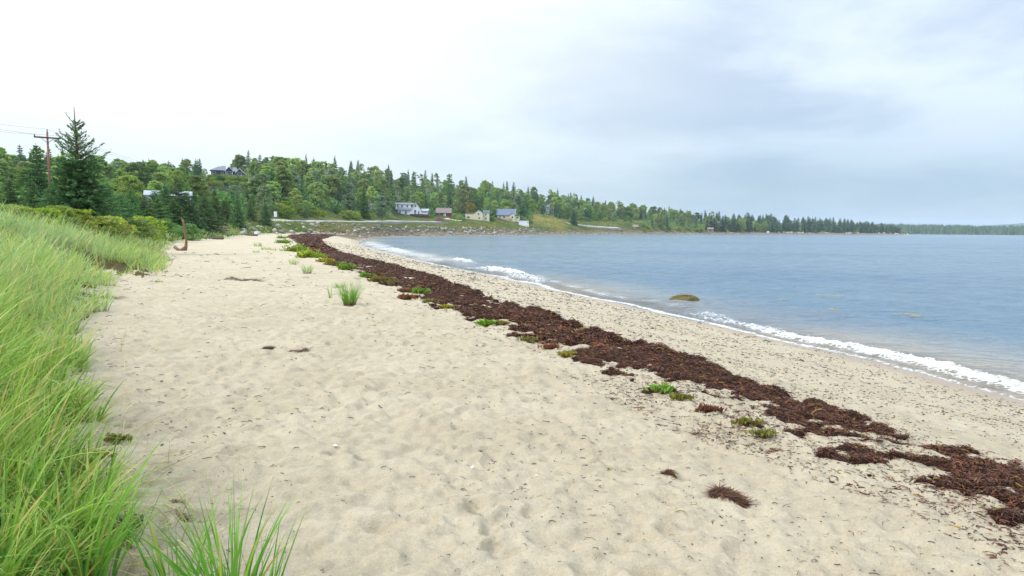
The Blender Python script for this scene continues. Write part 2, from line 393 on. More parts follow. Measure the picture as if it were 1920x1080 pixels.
def wrack_mask(x, y, d, s):
    u, wd = wrack_u(x, y, d)
    edge = np.minimum(u * wd, (1 - u) * wd)
    nz = fbm(x / 1.3, y / 1.3, 51, 4); n2 = fbm(x / .35, y / .35, 57, 3)
    near = 1 - sstep(5.4, 7.2, y + 1.2 * (u - .5)); n3 = fbm(x / .55, y / .28, 59, 3)
    cov = .28 + .44 * (1 - sstep(.10, .55, np.abs(u - .28))) - .46 * near - .10 * sstep(.7, 1., u) + .22 * sstep(25, 60, y)
    m = sstep(-.06, .34, cov + nz * 1.0 + n3 * (.55 + .8 * near) + n2 * .45 - .22) * sstep(-.05, .18, edge + n2 * .22)
    gx, gy = WGAP; m = m * (1 - np.exp(-(((x - gx) / .45) ** 2 + ((y - gy) / .40) ** 2)) * .65)
    m = m * sstep(S_ROCK + 2, S_ROCK - 25, s) * (y > .5)
    hump = .014 + .075 * np.exp(-((u - .10) / .12) ** 2) * sstep(5, 10, y) + .025 * (nz + .3) + .03 * n2 + .02 * n3
    return np.clip(m, 0, 1), np.clip(hump, .008, .25)
WGAP = hit(1690, 835)

# ------------------------------------------------------------------ ground sheets
FINE = math.radians(60)
def polar_grid(r_parts, da):
    a1 = np.arange(-FINE, FINE, da); a2 = np.linspace(FINE, 2 * math.pi - FINE, 40)[:-1]
    az = np.concatenate([a1, a2]); r = np.concatenate([np.geomspace(a, b, n, endpoint=False) for a, b, n in r_parts])
    A, R = np.meshgrid(az, r); nr, na = A.shape
    x, y = np.sin(A) * R, np.cos(A) * R
    i = np.arange(nr * na).reshape(nr, na)
    q = np.stack([i[:-1], np.roll(i, -1, 1)[:-1], np.roll(i, -1, 1)[1:], i[1:]], -1).reshape(-1, 4)
    return x.ravel(), y.ravel(), q
X, Y, Q = polar_grid([(.35, 2.2, 60), (2.2, 14, 430), (14, 50, 200), (50, 1400, 240), (1400, 6000, 30)], .0034)
Z, D, S, E = height(X, Y, fine=True, full=True)
Mw, Hw = wrack_mask(X, Y, D, S)
ROCKZ = sstep(S_ROCK - 30, S_ROCK + 5, S)
HZ = hill(X, Y)
landm = (E > .35 + .6 * gn(X / .5, Y / .5, 42)) | ((D > 1) & (ROCKZ > .6)) | ((D > 0) & (HZ > 1.9))
fl = landm[Q].sum(1) >= 2
wet = sstep(2.1, .5, D + .35 * gn(X / 1.2, Y / 1.2, 41)) * (1 - .0 * ROCKZ)
def sub(name, sel, mat, attrs, smooth=True, **kw):
    q = Q[sel]; used = np.unique(q); remap = np.zeros(len(X), np.int64); remap[used] = np.arange(len(used))
    return ob(name, mesh_np(name, np.stack([X, Y, Z], 1)[used], remap[q], mat, smooth, {k: a[used] for k, a in attrs.items()}), **kw)
def sand_mat():
    k = NT('dry_sand'); p = k.pos()
    a = k.noise(p, 1.1, 4, .6); b = k.noise(p, 9, 4, .65); g = k.noise(p, 160, 2, .7); g2 = k.noise(p, 420, 2, .6)
    c = k.mix(k.range(a, .3, .7), (.465, .386, .264), (.545, .463, .330))
    c = k.mix(k.math('MULTIPLY', k.range(b, .42, .70), .55), c, (.36, .295, .20))
    c = k.mix(k.math('MULTIPLY', k.range(g, .56, .70), .55), c, (.25, .20, .14))
    c = k.mix(k.math('MULTIPLY', k.range(g2, .57, .70), .45), c, (.66, .60, .49))
    sp = k.noise(p, 55, 3, .75); c = k.mix(k.math('MULTIPLY', k.range(sp, .54, .66), .40), c, (.34, .275, .19)); c = k.mix(k.math('MULTIPLY', k.range(sp, .44, .34), .35), c, (.62, .55, .43))
    w = k.attr('wet'); mud = k.attr('mud')
    c = k.mix(k.math('MULTIPLY', w, .80), c, (.36, .265, .18))
    c = k.mix(mud, c, k.mix(b, (.11, .095, .04), (.21, .155, .075)))
    h = k.math('ADD', k.math('MULTIPLY', k.math('ADD', g, sp), .6), k.math('ADD', k.math('MULTIPLY', b, .9), k.math('MULTIPLY', g2, .25)))
    r = k.math('SUBTRACT', .92, k.math('MULTIPLY', w, .55))
    return k.done(k.pbr(c, r, k.bump(h, .8, .022), .3))
def land_mat():
    k = NT('meadow_soil'); p = k.pos(); a = k.noise(p, .06, 5, .6); b = k.noise(p, .5, 5, .7); g = k.noise(p, 5, 3, .7)
    c = k.mix(k.range(a, .38, .62), (.055, .095, .022), (.16, .16, .045))
    c = k.mix(k.math('MULTIPLY', k.range(b, .5, .72), .8), c, (.20, .145, .05))
    c = k.mix(k.range(g, .4, .75), c, (.04, .06, .016))
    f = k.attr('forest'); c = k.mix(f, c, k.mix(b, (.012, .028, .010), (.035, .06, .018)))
    st = k.attr('stony'); c = k.mix(st, c, k.mix(g, (.14, .11, .07), (.26, .21, .15)))
    c = k.mix(k.math('MULTIPLY', k.attr('straw'), .8), c, k.mix(b, (.34, .23, .06), (.22, .22, .06)))
    dn = k.attr('dune'); c = k.mix(dn, c, k.mix(g, (.045, .035, .015), (.15, .115, .055)))
    return k.done(k.pbr(c, .95, k.bump(g, .6, .3), .1))
mud = sstep(-3, 1, D) * sstep(2.1, 1.5, Z + .3 * gn(X / 7, Y / 7, 43)) * sstep(0, 14, S - S_ROCK + 58 + 8 * gn(X / 5, Y / 5, 44)) * (Y > 60)
sub('beach', ~fl, sand_mat(), {'wet': wet, 'mud': np.maximum(mud, .45 * sstep(-1.5, -8, D))}, label='pale sandy beach with scuffed hollows and wet sand at the water', cat='beach', kind='structure')
R_ = np.hypot(X, Y); AZ = np.arctan2(X, Y); r3 = np.interp(AZ, caz, cr[:, 3]); r1 = np.interp(AZ, caz, cr[:, 1])
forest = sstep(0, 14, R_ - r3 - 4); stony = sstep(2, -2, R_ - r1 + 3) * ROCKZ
PXg = to_px(X, np.maximum(Y, .1))[0]; straw = sstep(0, 20, PXg - 985) * sstep(0, 15, 1068 - PXg) * sstep(438, 452, R_) * (R_ < 520) * (Y > 10)
dune = sstep(0, .3, E) * sstep(60, 30, R_)
sub('hillside', fl, land_mat(), {'forest': forest, 'stony': stony, 'dune': dune, 'straw': straw}, label='green hillside and grassy land behind the beach', cat='hillside', kind='structure')

# seaweed wrack: matted mound following the sand
def weed_mat(name, c1, c2, c3):
    k = NT(name); p = k.pos(); a = k.noise(p, 2.2, 5, .7); g = k.noise(p, 38, 4, .75); b = k.noise(p, 120, 2, .7)
    c = k.mix(k.range(g, .35, .68), c1, c2); c = k.mix(k.math('MULTIPLY', k.range(a, .55, .72), .8), c, c3)
    return k.done(k.pbr(c, .75, k.bump(k.math('ADD', g, k.math('MULTIPLY', b, .6)), 1., .05), .12))
M_wrack = weed_mat('matted_seaweed', (.026, .014, .011), (.105, .050, .036), (.125, .050, .026))
wz = Z + Hw * np.clip((Mw - .3) / .7, 0, 1) ** .8 + .004 * Mw
selw = (Mw[Q].max(1) > .35) & ~fl
qw = Q[selw]; used = np.unique(qw); rm = np.zeros(len(X), np.int64); rm[used] = np.arange(len(used))
zz = np.where(Mw > .30, wz, Z - .02)
ob('seaweed_wrack', mesh_np('seaweed_wrack', np.stack([X, Y, zz], 1)[used], rm[qw], M_wrack, True), label='long dark brown line of matted seaweed along the beach', cat='seaweed', kind='stuff')
def strands():
    rng = np.random.default_rng(11); parts = []
    for r0, r1, n, ln, wd in ((3.2, 9, 60000, .017, .0020), (9, 18, 40000, .030, .0036), (18, 45, 34000, .045, .0062), (45, 145, 20000, .11, .018)):
        m_ = n * 7; r = np.exp(rng.uniform(math.log(r0), math.log(r1), m_)); az = rng.uniform(-.40, .80, m_); px, py = np.sin(az) * r, np.cos(az) * r
        d, s = shore(px, py); u, wdt = wrack_u(px, py, d); ok = (u > -.12) & (u < 1.3) & (d > .3); px, py, d, s, u = [q[ok] for q in (px, py, d, s, u)]
        m, h = wrack_mask(px, py, d, s); fr = (.022 + .11 * (py < 7.5)) * (u < 1.25) * (.3 + 1.6 * np.clip(gn(px / .8, py / .8, 58) + .1, 0, 1)); ok = rng.random(len(px)) < np.where(m > .3, 1, m * .5) + fr; px, py, m, h = [q[ok][:n] for q in (px, py, m, h)]; k = len(px)
        z = height(px, py, fine=True); base = np.stack([px, py, z + np.where(m > .3, h * np.clip((m - .3) / .7, 0, 1) ** .8 + .004, 0) + .002], 1)
        L_ = ln * rng.gamma(2.2, .45, k); az = rng.uniform(0, 2 * math.pi, k); t = np.linspace(-1, 1, 4)
        curl = rng.normal(0, .9, k); lift = rng.uniform(0, .7, k) * (m > .3) + .1
        ang = az[:, None] + curl[:, None] * t[None]
        pp = base[:, None, :] + np.stack([np.cos(ang) * t * L_[:, None], np.sin(ang) * t * L_[:, None], lift[:, None] * (1 - t[None] ** 2) * L_[:, None] * rng.uniform(-.1, 1, (k, 1)) + wd * .4], -1)
        wv = np.stack([-np.sin(ang), np.cos(ang), rng.normal(0, .7, (k, 1)) + 0 * ang], -1) * (wd * rng.uniform(.5, 1.7, k))[:, None, None]
        v = np.stack([pp - wv, pp + wv], 2).reshape(-1, 3); i = (np.arange(k) * 8)[:, None] + (np.arange(3) * 2)[None]
        f = np.stack([i, i + 1, i + 3, i + 2], -1).reshape(-1, 4); parts.append((v, f, np.repeat(rng.random(k), 8)))
    return joinv(parts)
def strand_mat():
    k = NT('seaweed_strands'); r = k.attr('rnd'); c = k.mix(k.range(r, 0, .8, 0, 1, False), (.032, .017, .0125), (.140, .067, .046))
    c = k.mix(k.range(r, .86, .90), c, (.25, .085, .035)); c = k.mix(k.range(r, .955, .97), c, (.26, .18, .035))
    return k.done(k.pbr(c, .75, None, .12))
M_strand = strand_mat()
v, f, rr = strands()
ob('seaweed_strands', mesh_np('seaweed_strands', v, f, M_strand, False, {'rnd': rr}), label='loose strands and fronds over the brown seaweed line', cat='seaweed', kind='stuff')

# ------------------------------------------------------------------ sea
X2, Y2, Q2 = polar_grid([(6, 60, 420), (60, 600, 190), (600, 7000, 60)], .0040)
H2, D2, S2, _ = height(X2, Y2, full=True)
def sea_z(x, y, d, s):
    r = np.hypot(x, y); a = 1 - sstep(60, 200, r); sh = sstep(0, -2.5, d)
    w = .018 * np.sin((d * 1.35 + .6 * gn(x / 5, y / 5, 61)) * 1.6) + .030 * gn(x / 1.4 + .5 * d, y / 2.2, 62) + .016 * gn(x / .5, y / .8, 63) + .05 * gn(x / 4, y / 6, 64)
    w = 1.7 * w + (.05 * gn(x / 2.2 + y / 5, y / 4.5, 85) + .07 * gn(x / 9, y / 13, 86)) * sstep(-1.5, -6, d); return w * (1 - sstep(120, 420, r)) * (.10 + .90 * sh)
def foam_field(x, y, d, s):
    """white water: swash edge, a broken wave near the camera side and two little breakers down the beach"""
    off = .35 * gn(x / 3.1, y / 3.1, 65) + .12 * gn(x / .8, y / .8, 66); dd = -d + off
    near = 1 - sstep(16, 26, y)
    f = np.exp(-((dd - .85) / (.20 + .08 * near)) ** 2) * (near * .84)
    f = np.maximum(f, np.exp(-((dd - .20) / .14) ** 2) * (.55 + .45 * sstep(13, 18, y)))
    f = np.maximum(f, np.exp(-((dd - 1.5) / .5) ** 2) * .42 * sstep(15, 22, y) * (.6 + .8 * fbm(x / 1.5, y / 1.5, 67, 2)))
    lift = .10 * np.exp(-((dd - .95) / .28) ** 2) * near
    for (px, py, hw, th, amp) in BREAK:
        cx, cy = at_z(px, py, 0); _, s0 = shore(np.array([cx]), np.array([cy])); d0 = shore(np.array([cx]), np.array([cy]))[0][0]
        g = np.exp(-((s - s0[0]) / hw) ** 4) * np.exp(-((d - d0 + .3 * gn(x / 2, y / 2, 68)) / th) ** 2); f = np.maximum(f, g * .9 * amp); lift = np.maximum(lift, .26 * g * amp)
    far = sstep(45, 70, y) * sstep(165, 130, y) * (x < 5); f = np.maximum(f, far * np.exp(-((dd - 2.2) / 2.2) ** 2) * .75 * (.7 + .9 * gn(x / 3, y / 3, 69)))
    return np.clip(f, 0, 1.2), lift
BREAK = [(868, 491, 3.2, .45, 1.), (948, 512, 5.0, .45, 1.), (985, 524, 3.0, .35, .8), (740, 468, 5.0, .6, .8), (715, 462, 6, .8, .7)]
F2, LF = foam_field(X2, Y2, D2, S2)
Z2 = sea_z(X2, Y2, D2, S2) + LF * (1 + .8 * fbm(X2 / .25, Y2 / .25, 70, 3)) * (np.hypot(X2, Y2) < 100)
Z2 = np.where(D2 > -.3, np.minimum(Z2, .02 + .0 * D2), Z2)
keep = (D2[Q2].min(1) < .35) & (H2[Q2].min(1) < .12)
depth = np.clip(-D2, 0, 50)
def sea_mat():
    k = NT('sea_water'); p = k.pos()
    a = k.noise(k.scale(p, (.55, 1.0, 1)), 1.6, 4, .62, .4); b = k.noise(k.scale(p, (.5, 1, 1)), .32, 4, .6, .3); c = k.noise(p, 7, 3, .6)
    big = k.noise(k.scale(p, (.35, 1, 1)), .035, 3, .55)
    h = k.math('ADD', k.math('MULTIPLY', a, .42), k.math('ADD', k.math('MULTIPLY', b, 1.3), k.math('MULTIPLY', c, .06)))
    body = k.mix(k.range(k.attr('depth'), 0, 7), (.34, .29, .22), (.095, .165, .22))
    body = k.mix(k.math('MULTIPLY', k.range(big, .45, .60), .6), body, (.045, .115, .19))
    water = k.pbr(body, k.range(k.attr('depth'), 0, 3, .10, .16), k.bump(h, .9, 1.0), .5, IOR=1.33)
    tr = k.n('ShaderNodeBsdfTransparent'); m0 = k.n('ShaderNodeMixShader')
    k.put(m0.inputs[0], k.range(k.attr('depth'), 0, 2.6, .62, 1)); k.L.new(tr.outputs[0], m0.inputs[1]); k.L.new(water, m0.inputs[2])
    fn = k.noise(p, 2.6, 6, .72, .5); fn2 = k.noise(p, 14, 4, .7)
    fo = k.math('ADD', k.attr('foam'), k.math('ADD', k.math('MULTIPLY', k.math('SUBTRACT', fn, .5), 1.9), k.math('MULTIPLY', k.math('SUBTRACT', fn2, .5), 1.1)))
    vo = k.n('ShaderNodeTexVoronoi', feature='DISTANCE_TO_EDGE'); k.put(vo.inputs['Vector'], k.scale(p, (1, 1, .2))); vo.inputs['Scale'].default_value = 6.5; lace = k.math('MULTIPLY', k.range(vo.outputs[0], .16, .02), k.math('MULTIPLY', k.range(fo, .05, .55), k.range(k.attr('foam'), .05, .35)))
    fo = k.math('MAXIMUM', k.math('MULTIPLY', k.range(fo, .50, 1.0), k.range(k.attr('foam'), .10, .55)), k.math('MULTIPLY', lace, .75))
    foam = k.pbr((.74, .76, .77), .7, k.bump(k.math('ADD', fn2, fn), .5, .05), .2)
    m1 = k.n('ShaderNodeMixShader'); k.L.new(fo, m1.inputs[0]); k.L.new(m0.outputs[0], m1.inputs[1]); k.L.new(foam, m1.inputs[2])
    return k.done(m1.outputs[0])
q2 = Q2[keep]; used = np.unique(q2); rm = np.zeros(len(X2), np.int64); rm[used] = np.arange(len(used))
ob('sea', mesh_np('sea', np.stack([X2, Y2, Z2], 1)[used], rm[q2], sea_mat(), True, {'foam': F2[used], 'depth': depth[used]}), label='choppy blue grey sea with white foam along its edge', cat='sea', kind='structure')

# ------------------------------------------------------------------ materials for objects
M_bark = simple('bark', (.13, .095, .07), .95, .3, 6); M_birch = simple('birch_bark', (.52, .49, .44), .85, .2, 4); M_redbark = simple('spruce_bark', (.13, .085, .065), .95, .3, 8)
L_broad = leafmat('broad_leaves', (.185, .320, .050), (.400, .540, .130), .55, dry=(.26, .27, .08))
L_gray = leafmat('silvery_leaves', (.17, .27, .12), (.32, .42, .22), .4)
L_dark = leafmat('dark_green_leaves', (.085, .205, .048), (.180, .320, .085), .55)
L_spruce = leafmat('spruce_needles', (.055, .155, .042), (.145, .295, .075), .6, .28)
L_fir = leafmat('hill_spruce_needles', (.045, .120, .050), (.120, .230, .085), .6, .22)
L_yel = leafmat('yellow_leaves', (.30, .27, .02), (.42, .33, .04), .2)
L_bush = leafmat('bush_leaves', (.15, .31, .03), (.38, .48, .055), .5, dry=(.26, .15, .03))
L_lime = leafmat('lime_leaves', (.12, .28, .02), (.25, .40, .04), .3)
L_olive = leafmat('olive_leaves', (.15, .17, .03), (.27, .25, .05), .3, dry=(.30, .10, .04))
L_red = leafmat('russet_leaves', (.16, .055, .028), (.26, .13, .045), .3)
def bladesmat(name, c1, c2, straw, root):
    k = NT(name); r = k.attr('rnd'); t = k.attr('t'); p = k.attr('patch')
    c = k.mix(k.range(r, 0, .85, 0, 1, False), c1, c2); c = k.mix(k.math('MULTIPLY', p, .65), c, (.50, .62, .36))
    c = k.mix(k.range(r, .84, .90), c, straw); c = k.mix(k.math('MULTIPLY', k.range(t, .72, 1.), .5), c, (.58, .66, .26)); c = k.mix(k.range(t, .22, .0), c, root)
    col = c; pb = k.pbr(col, .5, None, .35); tr = k.n('ShaderNodeBsdfTranslucent'); k.put(tr.inputs[0], col)
    m = k.n('ShaderNodeMixShader'); m.inputs[0].default_value = .38; k.L.new(pb, m.inputs[1]); k.L.new(tr.outputs[0], m.inputs[2])
    return k.done(m.outputs[0])
M_grass = bladesmat('beach_grass', (.060, .200, .018), (.47, .68, .11), (.74, .61, .22), (.22, .15, .05))
M_tuft = bladesmat('green_grass', (.07, .26, .030), (.27, .52, .070), (.50, .42, .09), (.20, .13, .06))
M_mead = bladesmat('meadow_grass', (.11, .19, .03), (.25, .30, .06), (.32, .19, .06), (.18, .15, .05))

# ------------------------------------------------------------------ tree builders (local height about 10 m, foot at the origin)
def leafmesh(name, parts, mat): 
    v, f, r = joinv(parts); return mesh_np(name, v, f, mat, False, {'rnd': r})
def make_broad(seed, mat, bark=None, w=.42, lo=.22, ncl=70, per=62, size=.24, stems=1, clr=1.):
    rng = np.random.default_rng(seed); b = MB(); bark = bark or M_bark; tips = []
    for st in range(stems):
        ox, oy = rng.normal(0, .35, 2) * (stems > 1); lean = rng.normal(0, .06, 2)
        pts = [(ox + lean[0] * z + .12 * math.sin(z * .8 + seed), oy + lean[1] * z, z - .3) for z in np.linspace(0, 8.2, 7)]
        b.tube(pts, list(np.linspace(.20, .05, 7) * (1 if stems == 1 else .6)), 6)
        for _ in range(7):
            z = rng.uniform(2.5, 7); i = z / 8.2 * 6; p = Vector(pts[int(i)]); a = rng.uniform(0, 6.28); l = rng.uniform(1, 2.6) * w / .42
            q = p + Vector((math.cos(a) * l, math.sin(a) * l, l * .8)); b.tube([p, (p + q) / 2 + Vector((0, 0, .15)), q], [.07, .05, .025], 5)
    trunk = b.mesh('trunk', bark, True)
    lob = [(rng.uniform(0, 6.28), rng.uniform(.2, .9), rng.uniform(.7, 1.25)) for _ in range(7)]; parts = []
    for c in range(ncl):
        a = rng.uniform(0, 6.28); u = rng.uniform(0, 1) ** .8; zz = lo * 10 + u * (10 - lo * 10 - .6)
        prof = math.sqrt(max(0.02, 1 - ((u - .42) / .62) ** 2)); amp = 1 + .22 * math.sin(a * 2 + seed + zz * .9) + .14 * math.sin(a * 3 + zz * 1.7)
        rr = w * 10 / 1.75 * prof * amp * rng.uniform(.08, 1.) ** .55
        cr_ = rng.uniform(.5, 1.0) * (w / .42) * (.75 + .5 * (1 - u)); n = int(per * rng.uniform(.6, 1.4) * clr)
        p = rng.normal(size=(n, 3)); p /= np.linalg.norm(p, axis=1, keepdims=True); p *= (rng.random((n, 1)) ** .33); p[:, 2] *= .62
        ctr = np.array([math.cos(a) * rr, math.sin(a) * rr, zz]); parts.append(leafquads(ctr + p * cr_, size, rng, .6, .5))
    return trunk, leafmesh('crown', parts, mat)
def make_conifer(seed, mat, R=.20, levels=20, nb=7, per=13, size=.30, sparse=0.0, lo=.05, droop=.28, bark=None, tip=1.0):
    rng = np.random.default_rng(seed); b = MB(); b.tube([(0, 0, -.4), (0, 0, 3), (.03, 0, 7), (0, .02, 10)], [.17, .13, .06, .015], 6)
    parts = []
    for k in range(levels):
        u = (k + rng.uniform(-.2, .2)) / levels; u = min(max(u, 0), 1); z = 10 * (lo + (1 - lo - .03) * u)
        L_ = R * 10 * (1 - u) ** .75 * tip + .12; n = max(3, int(nb * (1 - .45 * u)))
        for j in range(n):
            if rng.random() < sparse * u: continue
            a = j * 2 * math.pi / n + rng.uniform(-.45, .45) + k; l = L_ * rng.uniform(.6, 1.18); rise = .5 * u - droop * (1 - u) + rng.normal(0, .08)
            m = max(4, int(per * l / (R * 10) + 4)); t = rng.uniform(.12, 1., m); d = np.array([math.cos(a), math.sin(a), 0]); sd = np.array([-d[1], d[0], 0])
            sp = rng.uniform(-1, 1, m) * .34 * l * (1.05 - t) + rng.normal(0, .04, m)
            c = d * (t * l)[:, None] + sd * sp[:, None]; c[:, 2] += z + rise * t * l - .22 * l * t * t + .12 * l * t ** 3 + rng.normal(0, .06, m)
            ax = d[None] + sd[None] * np.sign(sp)[:, None] * .6; ax[:, 2] += rise - .15
            parts.append(leafquads(c, size * (1.1 - .45 * u), rng, .34, .3, ax))
            b.tube([(0, 0, z), tuple(d * l * .5 + np.array([0, 0, z + rise * l * .5 - .05 * l])), tuple(d * l * .95 + np.array([0, 0, z + rise * l - .12 * l]))], [.035, .02, .006], 3)
    c = np.zeros((10, 3)); c[:, 2] = np.linspace(9.2, 10.05, 10); parts.append(leafquads(c, size * .45, rng, .3, 0, np.tile([0, 0, 1.], (10, 1))))
    return b.mesh('trunk', bark or M_bark, True), leafmesh('crown', parts, mat)
def tree(name, kind, px, r, ytop=None, h=None, wide=1.0, label='', cat='tree', group=None, xy=None, rot=None, single=False):
    x, y = xy if xy is not None else xy_at(px, r); z = float(height(np.array([x]), np.array([y]))[0])
    if h is None: h = z_at(px, ytop, r) - z
    s = h / 10.0; rz = random.uniform(0, 6.28) if rot is None else rot
    e = ob(name, None, None, (x, y, z - .05), (0, 0, rz), (s * wide, s * wide, s), label, cat, group)
    ob('trunk', kind[0], e); ob('crown', kind[1], e)
    return e
BROAD = [make_broad(100 + i, L_broad, w=[.50, .44, .56, .42, .48, .54][i], ncl=92, lo=.10) for i in range(6)]
BROAD_G = [make_broad(120 + i, L_gray, w=.46, lo=.12) for i in range(2)]
BROAD_D = [make_broad(130 + i, L_dark, w=.50, lo=.12, ncl=80) for i in range(2)]
BIRCH = [make_broad(140 + i, L_broad, M_birch, w=.30, lo=.48, ncl=34, per=46, stems=3, size=.2) for i in range(3)]
CON = [make_conifer(200 + i, L_fir, R=[.17, .14, .20, .15][i], levels=20, nb=7, per=13, size=.44, sparse=.12) for i in range(4)]
SPR = [make_conifer(220 + i, L_spruce, R=[.34, .30, .38][i], levels=30, nb=13, per=44, size=.23, sparse=.05, lo=.01, droop=.10) for i in range(3)]
YELT = make_broad(150, L_yel, w=.6, lo=.1, ncl=50)

# ------------------------------------------------------------------ houses
M_white = simple('white_paint', (.74, .77, .82), .6, .04); M_trim = simple('white_trim', (.80, .80, .80), .5, .03); M_cream = simple('cream_siding', (.66, .60, .43), .7, .05)
M_navy = simple('navy_siding', (.060, .075, .12), .7, .1); M_rgrey = simple('grey_shingles', (.20, .21, .24), .9, .12, 2); M_rblue = simple('blue_grey_roof', (.15, .19, .26), .8, .08)
M_rbrown = simple('brown_shingles', (.22, .18, .16), .9, .12); M_red = simple('barn_red_siding', (.19, .035, .035), .8, .1); M_rgreen = simple('dark_green_roof', (.085, .14, .14), .8, .1)
M_brick = simple('red_brick', (.30, .10, .07), .9, .15); M_deck = simple('dark_deck_timber', (.10, .07, .06), .85, .2); M_wgrey = simple('weathered_timber', (.23, .20, .18), .95, .2)
M_metal = simple('pale_metal_roof', (.33, .37, .42), .5, .04, spec=.3); M_conc = simple('tan_concrete', (.40, .33, .24), .9, .08); M_pole = simple('pole_timber', (.26, .13, .09), .9, .2); M_darkm = simple('dark_metal', (.035, .036, .04), .5, .1)
k = NT('window_glass'); M_glass = k.done(k.pbr((.03, .04, .05), .08, None, .6))
k = NT('car_paint'); M_car = k.done(k.pbr((.36, .035, .075), .25, None, .5, **{'Coat Weight': .6}))
M_rubber = simple('rubber', (.025, .025, .025), .8, .1); M_asph = simple('pale_asphalt', (.36, .345, .31), .95, .08, 1.0, bump=.2); M_gravel = simple('gravel_drive', (.45, .43, .37), .95, .1, 1.5)
_mc = {}
def boxpart(name, parent, mat, *d): return MB().box(*d).build(name, mat, parent)
def window(parent, x, z, w, h, y, fm=None, mull=True):
    b = MB(); b.box(x - w / 2 - .1, x + w / 2 + .1, y - .06, y - .003, z - h / 2 - .1, z + h / 2 + .1); o = b.build('window', fm or M_trim, parent)
    g = MB()
    if mull: g.box(x - w / 2, x + w / 2, y - .075, y - .063, z - h / 2, z - .03); g.box(x - w / 2, x + w / 2, y - .075, y - .063, z + .03, z + h / 2)
    else: g.box(x - w / 2, x + w / 2, y - .075, y - .063, z - h / 2, z + h / 2)
    g.build('pane', M_glass, o); return o
def gable_y(b, x0, x1, y0, y1, ze, zr, ov=.35, th=.18, xr=None):       # ridge along y: gable faces the viewer
    xm = (x0 + x1) / 2 if xr is None else xr
    sl = (zr - ze) / max(xm - x0, .01); sr = (zr - ze) / max(x1 - xm, .01)
    b.prism([(x0 - ov, ze - ov * sl), (xm, zr), (xm, zr + th), (x0 - ov, ze - ov * sl + th)], y0 - ov, y1 + ov)
    b.prism([(xm + .002, zr), (x1 + ov, ze - ov * sr), (x1 + ov, ze - ov * sr + th), (xm + .002, zr + th)], y0 - ov, y1 + ov)
def gable_x(b, x0, x1, y0, y1, ze, zr, ov=.35, th=.18, yr=None):       # ridge along x: slope faces the viewer
    ym = (y0 + y1) / 2 if yr is None else yr; s0 = (zr - ze) / (ym - y0); s1 = (zr - ze) / (y1 - ym)
    b.prismx([(y0 - ov, ze - ov * s0), (ym, zr), (ym, zr + th), (y0 - ov, ze - ov * s0 + th)], x0 - ov, x1 + ov)
    b.prismx([(ym + .002, zr), (y1 + ov, ze - ov * s1), (y1 + ov, ze - ov * s1 + th), (ym + .002, zr + th)], x0 - ov, x1 + ov)
def house(name, px, r, ybase, label, cat='house'):
    x, y = xy_at(px, r); return empty(name, (x, y, z_at(px, ybase, r)), -math.atan2(x, y), label=label, cat=cat)
def blocks(px, r, ztop, m=2):
    return any(a - m < px < b_ + m and r < rh + 8 and ztop > z_at(px, yb + 1, r) for a, b_, rh, yb in EXC)
EXC = []      # (px0, px1, r_house): keep the view of a house open
def railing(parent, x0, x1, y, z, mat, h=1.0):
    b = MB(); b.box(x0, x1, y, y + .06, z + h - .08, z + h); b.box(x0, x1, y, y + .06, z + .1, z + .16)
    for q in np.arange(x0, x1 + .01, max(.22, (x1 - x0) / 30)): b.box(q - .02, q + .02, y + .01, y + .05, z + .16, z + h - .08)
    return b.build('railing', mat, parent)
# white house with dormer and front gable
h = house('white_house', 765, 372, 410.5, 'large white two storey house with front gable, dormer, red chimney and dark deck'); EXC.append((733, 800, 372, 410))
b = MB(); b.box(-5.2, 1.2, 0, 7.5, -1.5, 5.1); b.prism([(1.2, -1.5), (6.9, -1.5), (6.9, 4.6), (4.1, 9.0), (1.2, 5.1)], -.6, 7.6); b.build('wall', M_white, h)
b = MB(); b.box(-6.4, 1.6, 1.6, 6.6, 5.0, 7.7); b.build('dormer', M_white, h)
b = MB(); gable_y(b, 1.2, 6.9, -.6, 7.6, 4.75, 9.05, .35, .2, 4.1); b.prismx([(1.2, 7.7), (4.1, 8.7), (7, 7.7)], -6.7, 3.4); b.prismx([(-.5, 4.9), (1.75, 6.1), (1.75, 5.9), (-.5, 4.72)], -5.6, 1.3); rf = b.build('roof', M_rgrey, h)
boxpart('chimney', rf, M_brick, -2.8, -2.0, 4.4, 5.2, 7.9, 9.6)
for wx in (-5.3, -3.0, -.3): window(h, wx, 6.75, .8, 1.1, 1.6)
window(h, 4.0, 7.0, .7, 1.1, -.6); window(h, -1.1, 3.3, .9, 1.5, 0); window(h, -4.2, 3.3, .9, 1.5, 0); window(h, -.4, .9, 1.5, .7, 0, mull=False)
boxpart('door', h, M_darkm, 3.3, 4.3, -.66, -.6, 2.7, 4.7); window(h, 5.6, 3.5, .9, 1.3, -.6)
b = MB(); b.box(1.0, 7.6, -4, -.62, 2.35, 2.6); [b.box(q - .1, q + .1, -3.9, -3.7, -1.5, 2.35) for q in (1.2, 3.2, 5.3, 7.4)]; b.box(1.3, 7.3, -2.6, -2.5, -1.5, 1.4); b.build('deck', M_deck, h); railing(h, 1.0, 7.6, -4, 2.6, M_trim)
h = house('garage', 797, 384, 407.5, 'low white garage beside the large white house'); EXC.append((790, 806, 384, 407))
b = MB(); b.box(-3, 3, 0, 6, -1.5, 3.4); b.build('wall', M_white, h); b = MB(); gable_x(b, -3, 3, 0, 6, 3.4, 4.6); b.build('roof', M_metal, h); boxpart('door', h, M_trim, -1.6, 1.6, -.06, -.004, -1, 1.9)
h = house('timber_fence', 796, 373, 409.5, 'dark red brown timber fence beside the white house deck', 'fence')
for i in range(18): boxpart('board', h, M_red if i % 3 else M_deck, -2.6 + i * .29, -2.6 + i * .29 + .26, -.03, .03, -1, 2.2 + .06 * (i % 2))
